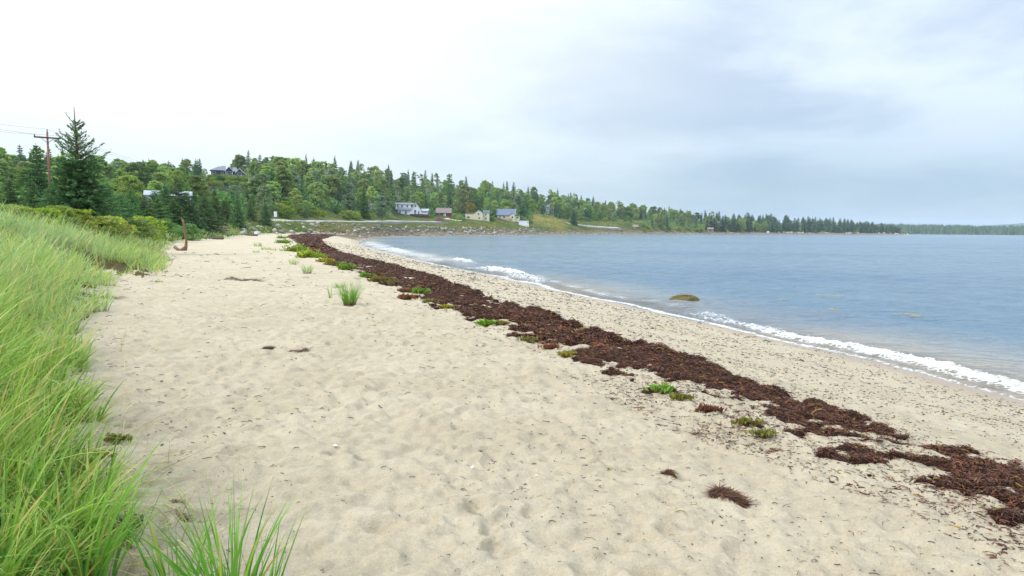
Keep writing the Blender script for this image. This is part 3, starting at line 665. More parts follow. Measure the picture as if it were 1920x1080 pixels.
boxpart('rail', h, M_deck, -2.6, 2.6, .032, .09, 1.4, 1.55)
# red cottage
h = house('red_cottage', 831, 392, 409, 'small dark red cottage with grey roof and white door'); EXC.append((818, 846, 392, 409))
b = MB(); b.box(-3.8, 4.2, 0, 6, -1.5, 3.1); b.build('wall', M_red, h); b = MB(); gable_x(b, -3.8, 4.2, 0, 6, 3.1, 5.6, .4); b.build('roof', M_rbrown, h)
o = boxpart('door', h, M_trim, .2, 1.5, -.07, -.004, -.2, 2.6); boxpart('pane', o, M_glass, .7, 1.0, -.085, -.073, .3, 2.3); window(h, -2.3, 1.7, .9, 1.1, 0)
# cream gabled house with low wing
h = house('cream_house', 899, 396, 412, 'cream house with front gable, dark green roof and low wing on one side'); EXC.append((868, 918, 396, 412))
b = MB(); b.prism([(-3.0, -1.5), (1.9, -1.5), (1.9, 3.9), (-.5, 5.6), (-3.0, 3.9)], -1.2, 6); b.build('wall', M_cream, h)
b = MB(); b.box(1.903, 5.6, -.4, 6, -1.5, 3.9); b.build('side_wing', M_cream, h); MB().box(-8.2, -3.003, .5, 6, -1.0, 3.6).build('low_wing', M_cream, h)
b = MB(); gable_y(b, -3.0, 1.9, -1.2, 6, 3.95, 5.65, .25, .16, -.5); b.prismx([(-.7, 3.95), (2.6, 5.5), (6.2, 3.95)], 1.92, 5.9); b.box(-8.5, -3.05, .2, 6.2, 3.62, 3.85); b.build('roof', M_rgreen, h)
for wx, wz, yy in ((-.6, 3.2, -1.2), (-.2, .9, -1.2), (3.5, 3.0, -.4), (3.6, .8, -.4)): window(h, wx, wz, .9, .9, yy)
window(h, -6.4, 1.4, 1.6, 1.0, .5)
# cream house with blue grey roof
h = house('blue_roofed_house', 953, 430, 412.5, 'cream cottage with wide blue grey roof and small gabled porch'); EXC.append((929, 977, 430, 412))
b = MB(); b.box(-6.8, 4.2, 0, 7, -1.5, 3.3); b.prismx([(0, 3.3), (7, 3.3), (3.5, 6.6)], -6.6, 4.0); b.build('wall', M_cream, h)
b = MB(); gable_x(b, -6.8, 4.2, 0, 7, 3.3, 6.7, .5, .2); rf = b.build('roof', M_rblue, h); boxpart('chimney', rf, M_trim, 4.3, 4.9, 3.2, 3.8, 3.4, 7.0)
p = MB(); p.prism([(.6, -1.2), (4.2, -1.2), (4.2, 3.0), (2.4, 4.4), (.6, 3.0)], -2.2, -.02); p.box(4.2, 7.0, -1.6, 3, -1.2, 2.4); pw = p.build('porch', M_cream, h)
p = MB(); gable_y(p, .6, 4.2, -2.2, -.5, 3.05, 4.45, .3, .16); p.box(4.25, 7.3, -1.9, 3.2, 2.45, 2.65); p.build('porch_roof', M_rblue, pw)
window(h, -5.2, 1.8, .9, 1.2, 0); window(h, -2.6, 1.8, 1.2, 1.2, 0); window(h, 2.4, 1.7, .9, 1.2, -2.2); window(h, 5.6, 1.4, 1.2, .9, -1.6)
b = MB(); b.box(-5, 2, -2.6, -2.25, .2, .35); [b.box(q - .07, q + .07, -2.55, -2.42, -1.6, .2) for q in (-4.8, -2.5, -.2, 1.8)]; b.build('deck', M_wgrey, h); railing(h, -5, 2, -2.6, .35, M_wgrey, .9)
h = house('garden_shed', 982, 414, 421.8, 'small flat roofed white shed with white door below the cream cottage', 'shed'); EXC.append((970, 995, 414, 422))
b = MB(); b.box(-3.0, 3.0, 0, 4, -1, 2.7); b.build('wall', M_white, h); boxpart('roof', h, M_rbrown, -3.2, 3.2, -.25, 4.2, 2.703, 2.95); boxpart('door', h, M_trim, .2, 1.7, -.06, -.004, -.3, 2.0); window(h, 2.4, 1.5, .5, .6, 0)
# hilltop house
h = house('hilltop_house', 428, 330, 339, 'dark navy house with two white trimmed gables high among the trees'); EXC.append((396, 462, 330, 341)); h.scale = (.9, .9, .9)
b = MB(); b.box(-7.0, -.5, 0, 8, -2, 5.0); b.prism([(-.5, -2), (2.6, -2), (2.6, 4.7), (1.05, 6.4), (-.5, 4.7)], -1.4, 7); b.box(2.6, 4.2, 0, 8, -2, 4.6); b.prism([(4.2, -2), (7.4, -2), (7.4, 4.0), (5.8, 5.7), (4.2, 4.0)], -1.0, 7); b.build('wall', M_navy, h)
b = MB(); b.add([(-7.6, -.6, 4.9), (-.4, -.6, 4.9), (-.4, 8.6, 4.9), (-7.6, 8.6, 4.9), (-4.0, 4, 7.0), (-.4, 4, 7.6)], [(0, 1, 5, 4), (1, 2, 5), (2, 3, 4, 5), (3, 0, 4), (3, 2, 1, 0)])
gable_y(b, -.5, 2.6, -1.4, 7, 4.75, 6.5, .5, .2); b.prismx([(-.5, 4.55), (4, 6.9), (8.5, 4.55)], 2.62, 4.6); gable_y(b, 4.2, 7.4, -1, 7, 4.05, 5.8, .5, .2); b.build('roof', M_rgrey, h)
for x0, x1, ze, zr, yy in ((-1.0, 3.1, 4.3, 6.55, -1.95), (3.7, 7.9, 3.6, 5.85, -1.55)):
    t = MB(); xm = (x0 + x1) / 2; t.prism([(x0, ze), (xm, zr), (xm, zr + .35), (x0, ze + .32)], yy - .05, yy); t.prism([(xm + .003, zr), (x1, ze), (x1, ze + .32), (xm + .003, zr + .35)], yy - .05, yy); t.build('gable_trim', M_trim, h)
for wx, wz, w_, h_, yy in ((-5.6, 3.3, 1.2, 1.5, 0), (-2.0, 3.2, 1.0, 1.7, 0), (1.05, 3.4, 1.6, 1.7, -1.4), (5.8, 3.2, 1.6, 1.5, -1.0), (1.2, .6, 1.4, 1.4, -1.4)): window(h, wx, wz, w_, h_, yy)
b = MB(); b.box(2.7, 7.6, -3, -1.05, 1.4, 1.65); [b.box(q - .12, q + .12, -2.9, -2.7, -2, 1.4) for q in (2.9, 5.2, 7.4)]; b.build('deck', M_trim, h); railing(h, 2.7, 7.6, -3, 1.65, M_trim)
[boxpart('post', h, M_trim, q - .12, q + .12, -1.62, -1.42, -2, 4.6) for q in (-.4, 2.5)]
# small buildings
h = house('shore_shed', 1191, 567, 432.5, 'weathered grey shed on the bank just above the water', 'shed'); EXC.append((1184, 1198, 567, 432))
b = MB(); b.box(-2, 2, 0, 3.5, -2, 3.0); b.build('wall', M_deck, h); b = MB(); gable_x(b, -2, 2, 0, 3.5, 3.0, 4.6, .35); b.build('roof', M_wgrey, h); boxpart('door', h, M_wgrey, -.6, .6, -.06, -.004, -.5, 1.9)
h = house('boat_house', 1332, 668, 433.0, 'low brown boat house at the shore below the clearing', 'shed'); EXC.append((1322, 1342, 668, 433))
b = MB(); b.box(-2.6, 2.6, 0, 4, -2, 1.9); b.build('wall', M_rbrown, h); b = MB(); gable_x(b, -2.6, 2.6, 0, 4, 1.9, 3.0, .3); b.build('roof', M_wgrey, h); boxpart('door', h, M_deck, -1, 1, -.06, -.004, -.5, 1.5)
h = house('metal_roofed_building', 318, 140, 376.5, 'long low building with pale metal roof behind the young spruces', 'building')
b = MB(); b.box(-3.7, 3.7, 0, 5, -2.5, .9); b.build('wall', M_white, h); b = MB(); gable_x(b, -3.7, 3.7, 0, 5, .9, 1.7, .3); b.build('roof', M_metal, h); window(h, -2, -.2, 1, .9, 0); window(h, 1.6, -.2, 1, .9, 0)
h = house('blue_cottage', 1023, 520, 396, 'small blue grey cottage half hidden in trees above the meadow')
b = MB(); b.box(-2.8, 2.8, 0, 5, -2, 3.0); b.build('wall', simple('blue_siding', (.28, .38, .50), .7, .05), h); b = MB(); gable_x(b, -2.8, 2.8, 0, 5, 3, 4.8, .3); b.build('roof', M_rblue, h); window(h, -1, 1.5, .9, 1.0, 0); window(h, 1.2, 1.5, .9, 1.0, 0)
h = house('white_cottage', 1098, 570, 402, 'white cottage glimpsed between tall trunks above the bank')
b = MB(); b.box(-3.2, 3.2, 0, 5, -2, 3.4); b.build('wall', M_white, h); b = MB(); gable_x(b, -3.2, 3.2, 0, 5, 3.4, 5.2, .3); b.build('roof', M_rgrey, h); window(h, -1.4, 1.8, .9, 1.1, 0); window(h, 1.4, 1.8, .9, 1.1, 0)

# ------------------------------------------------------------------ road, drive, car, poles, signs
def ribbon(name, pts, w, mat, tilt, lift, label):
    P = []; xs = [xy_at(*p) for p in pts]; t = np.linspace(0, len(xs) - 1, 60); cx = np.interp(t, range(len(xs)), [p[0] for p in xs]); cy = np.interp(t, range(len(xs)), [p[1] for p in xs])
    for _ in range(3): cx[1:-1] = (cx[:-2] + 2 * cx[1:-1] + cx[2:]) / 4; cy[1:-1] = (cy[:-2] + 2 * cy[1:-1] + cy[2:]) / 4
    tx, ty = np.gradient(cx), np.gradient(cy); n = np.hypot(tx, ty); nx, ny = -ty / n, tx / n; s = np.sign(nx * cx + ny * cy); nx, ny = nx * s, ny * s
    zc = height(cx, cy); b = MB()
    for i in range(60): P += [(cx[i] - nx[i] * w / 2, cy[i] - ny[i] * w / 2, zc[i] - 1.2), (cx[i] - nx[i] * w / 2, cy[i] - ny[i] * w / 2, zc[i] + lift), (cx[i] + nx[i] * w / 2, cy[i] + ny[i] * w / 2, zc[i] + lift + tilt), (cx[i] + nx[i] * w / 2, cy[i] + ny[i] * w / 2, zc[i] - 1.2)]
    b.add(P, [(i * 4 + q, i * 4 + q + 1, i * 4 + q + 5, i * 4 + q + 4) for i in range(59) for q in range(3)])
    return b.build(name, mat, label=label, cat=name, kind='structure')
ROADP = [(300, 122), (430, 142), (535, 162), (600, 201), (690, 254), (750, 297), (830, 336)]
ribbon('road', ROADP, 6.0, M_asph, .38, .08, 'pale road running behind the boulder bank')
ribbon('driveway', [(862, 362), (850, 374), (836, 384)], 3.0, M_gravel, .3, .1, 'gravel drive climbing to the red cottage')
ribbon('bank_road', [(1062, 488), (1095, 500), (1130, 520), (1160, 540)], 4.0, M_gravel, .7, .2, 'gravel road climbing the grassy bank')
x, y = xy_at(825, 331); cz_ = float(height(np.array([x]), np.array([y]))[0]) + .42
car = empty('parked_car', (x, y, cz_), -math.atan2(x, y) + .12, label='dark red car on the road below the red cottage', cat='car')
b = MB(); b.prism([(-2.1, .35), (2.1, .35), (2.15, .75), (1.9, .95), (1.0, 1.0), (.45, 1.45), (-1.3, 1.5), (-1.9, 1.0), (-2.15, .9)], -.85, .85); b.build('body', M_car, car)
b = MB(); b.prism([(.85, 1.0), (.42, 1.38), (-.35, 1.42), (-.35, 1.0)], -.87, -.853); b.prism([(-.45, 1.0), (-.45, 1.42), (-1.25, 1.42), (-1.65, 1.02)], -.87, -.853); b.build('side_window', M_glass, car)
for sx in (-1.3, 1.35):
    for sy in (-.82, .82):
        a = [2 * math.pi * q / 14 for q in range(14)]; w_ = MB().prism([(sx + .33 * math.cos(q), .33 + .33 * math.sin(q)) for q in a], sy - .1, sy + .1).build('wheel', M_rubber, car)
        MB().prism([(sx + .18 * math.cos(q), .33 + .18 * math.sin(q)) for q in a], sy - .12, sy - .102).build('rim', M_metal, w_)
boxpart('headlight', car, M_trim, 2.12, 2.17, -.8, -.5, .7, .85); boxpart('headlight', car, M_trim, 2.12, 2.17, .5, .8, .7, .85)
POLES = []
def pole(px, r, ytop, label, arm=True, rad=.15, lean=0):
    x, y = xy_at(px, r); z0 = float(height(np.array([x]), np.array([y]))[0]); z1 = z_at(px, ytop, r); e = empty('utility_pole', (x, y, z0), -math.atan2(x, y), label=label, cat='utility pole')
    H_ = z1 - z0; MB().tube([(0, 0, -.5), (0, 0, H_ / 2), (0, 0, H_)], [rad * 1.15, rad, rad * .8], 10).build('post', M_pole, e, True); tops = []
    if arm:
        boxpart('crossarm', e, M_deck, -1.2, 1.2, -.24, -.13, H_ - .75, H_ - .6)
        for q in (-1.12, 1.12): MB().tube([(q, -.18, H_ - .6), (q, -.18, H_ - .4)], [.06, .045], 8).build('insulator', M_darkm, e); MB().tube([(q * .55, -.19, H_ - .68), (0, -.16, H_ - 1.25)], .025, 5).build('brace', M_darkm, e)
        MB().tube([(0, 0, H_), (0, 0, H_ + .25)], [.05, .04], 8).build('insulator', M_darkm, e)
        az = math.atan2(x, y); c, s = math.cos(az), math.sin(az)
        tops = [(x + c * q, y - s * q, z1 - .4) for q in (-1.12, 1.12)] + [(x, y, z1 + .25)]
    low = (x, y, z1 - H_ * .36); POLES.append((tops, low)); return e
pole(97, 89, 247, 'tall brown utility pole with crossarm beside the big spruce', True, .115)
pole(549, 215, 360, 'thin reddish utility pole standing among round bushes by the road', True)
pole(847, 352, 384, 'utility pole beside the red cottage', True, .12)
pole(1037, 455, 404, 'dark utility pole on the meadow beside the big dark spruce', False, .12)
pole(1022, 470, 398, 'thin pale utility pole at the top of the yellow meadow', False, .1)
def wire(p, q, sag, label, rad=.010):
    p, q = Vector(p), Vector(q); n = 14; b = MB(); b.tube([p.lerp(q, i / n) - Vector((0, 0, sag * 4 * (i / n) * (1 - i / n))) for i in range(n + 1)], rad, 4, cap=False)
    return b.build('power_line', M_darkm, None, True, label=label, cat='power line', group='power lines along the road')
lx, ly = xy_at(-700, 62); lz = POLES[0][0][2][2] + .3
for i, off in enumerate((-1.1, 1.1, 0)): wire((lx + off, ly - off * .5, lz + (.0, 0, .5)[i]), POLES[0][0][i], 1.1, ['lower left', 'middle', 'topmost'][i] + ' wire running from the crossarm to the left edge')
for i in range(3): wire(POLES[0][0][i], POLES[1][0][i], 2.2, ['near', 'far', 'topmost'][i] + ' wire strung from the tall pole behind the spruce')
for i in range(3): wire(POLES[1][0][i], POLES[2][0][i], 2.0, ['near', 'far', 'topmost'][i] + ' wire between the reddish pole and the red cottage')
wire((lx, ly, lz - 4.3), POLES[0][1], .9, 'thick low cable at the left edge below the crossarm wires', .035); wire((lx, ly, lz - 5.2), (POLES[0][1][0], POLES[0][1][1], POLES[0][1][2] - .8), .9, 'lowest thick cable at the left edge beside the spruce', .03)
x, y = xy_at(517, 158); z = float(height(np.array([x]), np.array([y]))[0]); e = empty('road_sign', (x, y, z), -math.atan2(x, y), label='small white sign on a post at the end of the road', cat='sign')
MB().tube([(0, 0, -.3), (0, 0, 2.0)], .05, 8).build('post', M_wgrey, e); boxpart('panel', e, M_trim, -.32, .32, -.09, -.06, 1.0, 2.15)
x, y = xy_at(410, 96); z = float(height(np.array([x]), np.array([y]))[0]); e = empty('picnic_bench', (x, y, z), -math.atan2(x, y), label='tan slab sided bench at the edge of the dune grass', cat='bench')
MB().prism([(0, -.3), (.95, -.3), (.95, 1.15), (0, .85)], -.3, .3).build('side_panel', M_conc, e); boxpart('seat', e, M_wgrey, -1.6, -.004, -.25, .25, .38, .48); boxpart('leg', e, M_conc, -1.5, -1.35, -.2, .2, -.3, .38)

# ------------------------------------------------------------------ near spruces, named trees
def hero_spruce():
    rng = np.random.default_rng(5); px, r = 151, 40; x, y = xy_at(px, r); z0 = float(height(np.array([x]), np.array([y]))[0]); H_ = z_at(138, 200, r) - z0
    e = empty('tall_spruce', (x, y, z0), 0, label='tallest spruce on the left, dense below with a thin bare pointed top', cat='tree')
    b = MB(); b.tube([(0, 0, -.3), (.02, 0, H_ * .4), (-.03, 0, H_ * .75), (-.06, 0, H_)], [.16, .11, .05, .012], 8); parts = []
    def branch(z, a, l, rise, curve, dens, size):
        d = np.array([math.cos(a), math.sin(a), 0]); sd = np.array([-d[1], d[0], 0]); t0 = np.linspace(0, 1, 5)
        P = d[None] * (t0 * l)[:, None]; P[:, 2] = z + rise * t0 * l + curve * l * t0 ** 2; b.tube([tuple(q) for q in P], list(np.linspace(.026, .006, 5)), 4, cap=False)
        m = int(dens * l) + 3; t = rng.uniform(.12, 1.02, m); sp = rng.uniform(-1, 1, m) * np.minimum(.42 * l * (1.05 - t), .5)
        c = d[None] * (t * l)[:, None] + sd[None] * sp[:, None]; c[:, 2] += z + rise * t * l + curve * l * t ** 2 + rng.normal(0, .03, m)
        ax = d[None] * .9 + sd[None] * np.sign(sp)[:, None] * .7 * (np.abs(sp) > .06)[:, None]; ax[:, 2] += rise * .7 + .15; parts.append(leafquads(c, size, rng, .26, .2, ax))
    for k in range(64):                                # dense skirt
        u = k / 64; z = .15 + u * H_ * .56; l = 1.95 * (1 - .58 * u) * rng.uniform(.8, 1.15)
        for j in range(11): branch(z + rng.uniform(-.1, .1), rng.uniform(0, 6.28), l * rng.uniform(.6, 1.12), rng.uniform(-.12, .18), rng.uniform(-.12, .16), 30, .105)
    for k in range(15):                                # sparse pointed top with upswept limbs
        u = k / 15; z = H_ * (.58 + .32 * u); l = .95 * (1 - u) ** .85 + .13
        for j in range(5 if u < .4 else 4): branch(z, rng.uniform(0, 6.28), l * rng.uniform(.6, 1.15), rng.uniform(.3, .6), .25, 34, .075)
    branch(H_ * .55, -.12, 1.75, .25, .16, 30, .08); branch(H_ * .62, .1, 1.25, .35, .2, 28, .08); branch(H_ * .86, math.pi * .95, .62, .8, .3, 18, .06)
    b.build('trunk', M_redbark, e, True); ob('crown', leafmesh('crown', parts, L_spruce), e)
hero_spruce()
near = [(22, 47, 332, 1.15, 'broad dark spruce at the left edge left of the utility pole'), (66, 50, 338, 1.1, 'dark spruce at the foot of the utility pole'), (-30, 44, 322, 1.1, 'spruce cut by the left edge of the picture'),
        (205, 50, 338, 1.0, 'spruce leaning against the right side of the tallest spruce'), (188, 43, 372, 1.2, 'low spruce at the right foot of the tallest spruce'), (247, 66, 352, 1.0, 'young spruce left of the pale metal roof'), (291, 84, 355, 1.7, 'low spruce in front of the pale metal roof'),
        (338, 85, 339, 1.3, 'pointed dark spruce in front of the right end of the metal roof'), (378, 98, 370, 1., 'small dark spruce between the pointed spruce and the bench'), (404, 112, 352, .9, 'slender spruce behind the bench'),
        (446, 116, 360, .95, 'green pyramidal spruce right of the bench'), (498, 128, 379, .95, 'small dark blue green spruce nearest the road end'), (366, 104, 356, .9, 'slim spruce rising behind the pointed dark spruce'), (425, 125, 366, 1.0, 'spruce tucked behind the pyramidal spruce'),
        (75, 97, 266, .72, 'dark pointed spruce on the skyline left of the utility pole'), (8, 150, 285, .7, 'dark spruce top on the skyline at the left edge'), (312, 88, 345, 1.8, 'bushy spruce before the middle of the metal roof'), (272, 76, 364, 1.7, 'broad low spruce before the left end of the metal roof'), (352, 86, 357, 1.6, 'broad spruce right of the pointed dark spruce'), (326, 82, 370, 1.9, 'lowest wide spruce under the metal roof'), (228, 64, 360, 1.6, 'broad spruce between the tall one and the metal roof'),
        (384, 94, 364, 1.6, 'broad dark spruce left of the bench'), (298, 80, 368, 1.9, 'wide squat spruce under the middle of the roof'), (420, 120, 372, 1.5, 'squat spruce just behind the bench'), (470, 132, 376, 1.5, 'squat spruce between the pyramidal and the small blue green ones'), (110, 46, 330, 1.5, 'wide dark spruce at the left foot of the tallest'), (175, 48, 345, 1.5, 'wide dark spruce filling behind the tallest one')]
for i, (px, r, yt, wd, lb) in enumerate(near):
    tree('spruce', SPR[i % 3], px, r, yt, wide=wd, label=lb, cat='tree', rot=i * 1.3)
named = [(BROAD_D[0], 562, 232, 352, 1.25, 'wide dark green tree with layered crown above the road'), (BROAD_G[0], 495, 190, 345, 1.1, 'round olive green tree behind the small road end spruce'), (BROAD_G[1], 716, 275, 365, 1.1, 'pale silvery tree just left of the large white house'),
         (BROAD_G[0], 655, 262, 360, 1.0, 'silvery green tree left of the tall dark spruce by the road'), (BROAD[2], 872, 412, 345, 1.0, 'big rounded bright green tree behind the red cottage'), (YELT, 881, 404, 380, 1.1, 'bright yellow tree beside the cream house'),
         (BROAD_D[1], 808, 380, 388, .9, 'dark small tree between the white house and red cottage'), (BROAD_D[1], 536, 196, 369, 1.25, 'round dark bush tree left of the reddish pole'), (BROAD[0], 575, 222, 374, 1.3, 'rounded green bush tree right of the reddish pole'),
         (BROAD_D[0], 316, 104, 349, 1.0, 'dark round tree hiding the middle of the metal roof'), (BROAD[1], 402, 264, 341, 1.0, 'leafy crown under the left corner of the navy house'), (BROAD[4], 418, 264, 341, 1.0, 'leafy crown under the middle of the navy house'), (BROAD_G[0], 436, 264, 341, 1.0, 'silvery crown under the right gable of the navy house'), (BROAD[2], 456, 264, 341, 1.0, 'leafy crown under the deck of the navy house'), (BROAD[0], 410, 250, 352, 1.1, 'rounded tree on the slope below the navy house left gable'), (BROAD[3], 446, 245, 354, 1.1, 'rounded tree on the slope below the navy house deck'),
         (BROAD_D[0], 1017, 505, 384, 1.0, 'dark leafy tree half hiding the blue cottage'), (BROAD[3], 1090, 552, 385, .8, 'leafy tree half hiding the white cottage'), (BROAD_G[1], 968, 470, 362, 1.1, 'pale green tree behind the blue roofed cottage'), (BROAD[4], 1040, 540, 368, 1.2, 'light green round tree above the yellow meadow'), (BROAD_D[0], 853, 386, 392, .8, 'small dark tree at the right corner of the red cottage')]
for i, (kd, px, r, yt, wd, lb) in enumerate(named): tree('broadleaf_tree', kd, px, r, yt, wide=wd, label=lb, rot=i)
tree('dark_spruce', SPR[2], 683, 268, 349, wide=.62, label='tall dark spruce by the road left of the silvery tree'); tree('dark_spruce', SPR[1], 1075, 490, 391, wide=1.0, label='big dark bushy spruce beside the yellow meadow')
def pine():
    rng = np.random.default_rng(9); px, r = 455, 345; x, y = xy_at(px, r); z0 = float(height(np.array([x]), np.array([y]))[0]); H_ = z_at(px, 296, r) - z0
    e = empty('ridge_pine', (x, y, z0), 0, label='spreading flat topped pine on the ridge beside the navy house', cat='tree'); b = MB(); b.tube([(0, 0, -.3), (.3, 0, H_ * .5), (0, 0, H_)], [.2, .14, .04], 6); parts = []
    for k in range(16):
        u = .55 + .45 * k / 16; a = rng.uniform(0, 6.28) if k % 2 else math.pi * (k % 4 > 1) + rng.normal(0, .3); l = rng.uniform(1.2, 3.4) * (1.25 - u * .7); q = Vector((math.cos(a) * l, math.sin(a) * l, H_ * u + .5)); b.tube([(0, 0, H_ * u), tuple(q)], [.07, .02], 4)
        p = rng.normal(size=(90, 3)) * np.array([.8, .8, .22]); parts.append(leafquads(np.array(q) * np.array([.8, .8, 1]) + p, .26, rng, .3, .3))
    b.build('trunk', M_bark, e, True); ob('crown', leafmesh('crown', parts, L_fir), e)
pine()

# ------------------------------------------------------------------ hillside wood
ZON = [(225, 'behind the tallest spruce'), (395, 'left of the navy hilltop house'), (470, 'beneath the navy hilltop house'), (560, 'above the start of the road'), (650, 'above the reddish pole'), (735, 'left of the white house'), (820, 'behind the white house'), (925, 'behind the red and cream cottages'), (1000, 'behind the blue roofed cottage'), (1070, 'above the yellow meadow'), (1215, 'above the grassy bank'), (9999, 'beside the boat house')]
def pz(px): return ['just right of the boat house', 'where the point narrows', 'halfway along the long low point', 'towards the tip of the long low point', 'at the very tip of the point'][min(4, int((px - 1325) / 73))]
def zone(px): return next(t for a, t in ZON if px < a)
def wood():
    rng = np.random.default_rng(21); placed = []; nb = nc = nw = 0; grid = {}
    def free(x, y, d):
        for gx in range(int((x - d) // 8), int((x + d) // 8) + 1):
            for gy in range(int((y - d) // 8), int((y + d) // 8) + 1):
                for q in grid.get((gx, gy), ()):
                    if (q[0] - x) ** 2 + (q[1] - y) ** 2 < d * d: return False
        return True
    C = []
    for _ in range(9000):
        px = rng.uniform(-60, 1335); h_ = azdir(px); az = math.atan2(*h_); rr = [np.interp(az, caz, cr[:, k]) for k in range(7)]
        t = rng.uniform(0, 1.12); rs = rr[3] if px < 1205 else rr[1] + 1; r = rs + 2 + (rr[5] - rs) * t; C.append((px, r, t, h_[0] * r, h_[1] * r))
    C = np.array(C); Zc = height(C[:, 3], C[:, 4]); pn = gn(C[:, 3] / 40, C[:, 4] / 40, 90)
    for (px, r, t, x, y), z, q in zip(C, Zc, pn):
        if any(a - 1 < px < b_ + 1 and abs(r - rh - 3) < 9 for a, b_, rh, yb in EXC): continue
        if 1000 < px < 1065 and r < 500: continue
        u = rng.random(); conif = u < (.12 + .26 * max(0, t - .75) / .25 * .8 + .40 * max(0, q)) and (r > 150)
        if px > 1180: conif = u < .40
        sp = (4.0 if conif else 5.6) * (.8 + .25 * r / 500)
        if not free(x, y, sp): continue
        hh = rng.uniform(8.5, 13.5) * (1 + .12 * (t > .9)) if conif else rng.uniform(7.5, 12)
        hh *= .60 if px < 230 and r < 210 else .74 if px < 395 else .88 if px < 1000 else 1.0
        if blocks(px, r, z + hh, 2 + .3 * hh * FPX / r):
            hh *= .55
            if blocks(px, r, z + hh + .4, 2 + .3 * hh * FPX / r): continue
        if conif:
            if nc >= 150: continue
            nc += 1; h = hh; ed = t > .85
            tree('hill_spruce', CON[int(rng.integers(4))], 0, 0, h=h, wide=rng.uniform(.85, 1.2), xy=(x, y), label=('dark pointed spruce on the skyline ' if ed else 'dark pointed spruce among leafy trees ') + zone(px), group=('skyline spruces ' if ed else 'hillside spruces ') + zone(px))
        elif (rng.random() < .16 or (735 < px < 860 and t > .2 and rng.random() < .5)) and nw < 60:
            nw += 1; tree('birch', BIRCH[int(rng.integers(3))], 0, 0, h=hh * 1.15, wide=rng.uniform(.9, 1.2), xy=(x, y), label='pale stemmed airy birch in the wood ' + zone(px), group='birches ' + zone(px))
        else:
            if nb >= 285: continue
            nb += 1; k = rng.random(); kd, nm = (BROAD[int(rng.integers(6))], 0) if k < .74 else (BROAD_G[int(rng.integers(2))], 1) if k < .88 else (BROAD_D[int(rng.integers(2))], 2)
            tree('leafy_tree', kd, 0, 0, h=hh, wide=rng.uniform(.95, 1.3), xy=(x, y), label=['bright green', 'silvery green', 'dark green'][nm] + ' leafy tree ' + ['low on', 'halfway up', 'high on'][min(2, int(t * 3))] + ' the slope ' + zone(px), group=['bright', 'silvery', 'dark'][nm] + ' leafy trees ' + ['low', 'halfway up', 'high'][min(2, int(t * 3))] + ' ' + zone(px))
        grid.setdefault((int(x // 8), int(y // 8)), []).append((x, y))
    # conifers of the wooded point
    n = 0
    for _ in range(6000):
        if n >= 230: break
        px = rng.uniform(1325, 1690); h_ = azdir(px); az = math.atan2(*h_); rr = [np.interp(az, caz, cr[:, k]) for k in range(7)]; t = rng.random() ** 2.2; r = rr[1] + 1 + (rr[5] - rr[1]) * t; x, y = h_ * r
        if blocks(px, r, 99, 1) or not free(x, y, 4.2): continue
        n += 1; grid.setdefault((int(x // 8), int(y // 8)), []).append((x, y)); lf = px < 1440 and rng.random() < .3
        hh = rng.uniform(10, 15) * (1 - .25 * max(0, px - 1600) / 90)
        if lf: tree('leafy_tree', BROAD[int(rng.integers(6))], 0, 0, h=hh * .85, wide=1.25, xy=(x, y), label='leafy tree among the conifers of the wooded point ' + pz(px), group='leafy trees of the wooded point ' + pz(px))
        else: tree('point_spruce', CON[int(rng.integers(4))], 0, 0, h=hh, wide=rng.uniform(1.5, 2.3), xy=(x, y), label='dark spruce in the wood ' + ('at the water ' if t < .2 else 'set back ') + pz(px), group='spruces of the point ' + ('at the water ' if t < .2 else 'set back ') + pz(px))
    print('wood', nb, nc, nw, n)
wood()
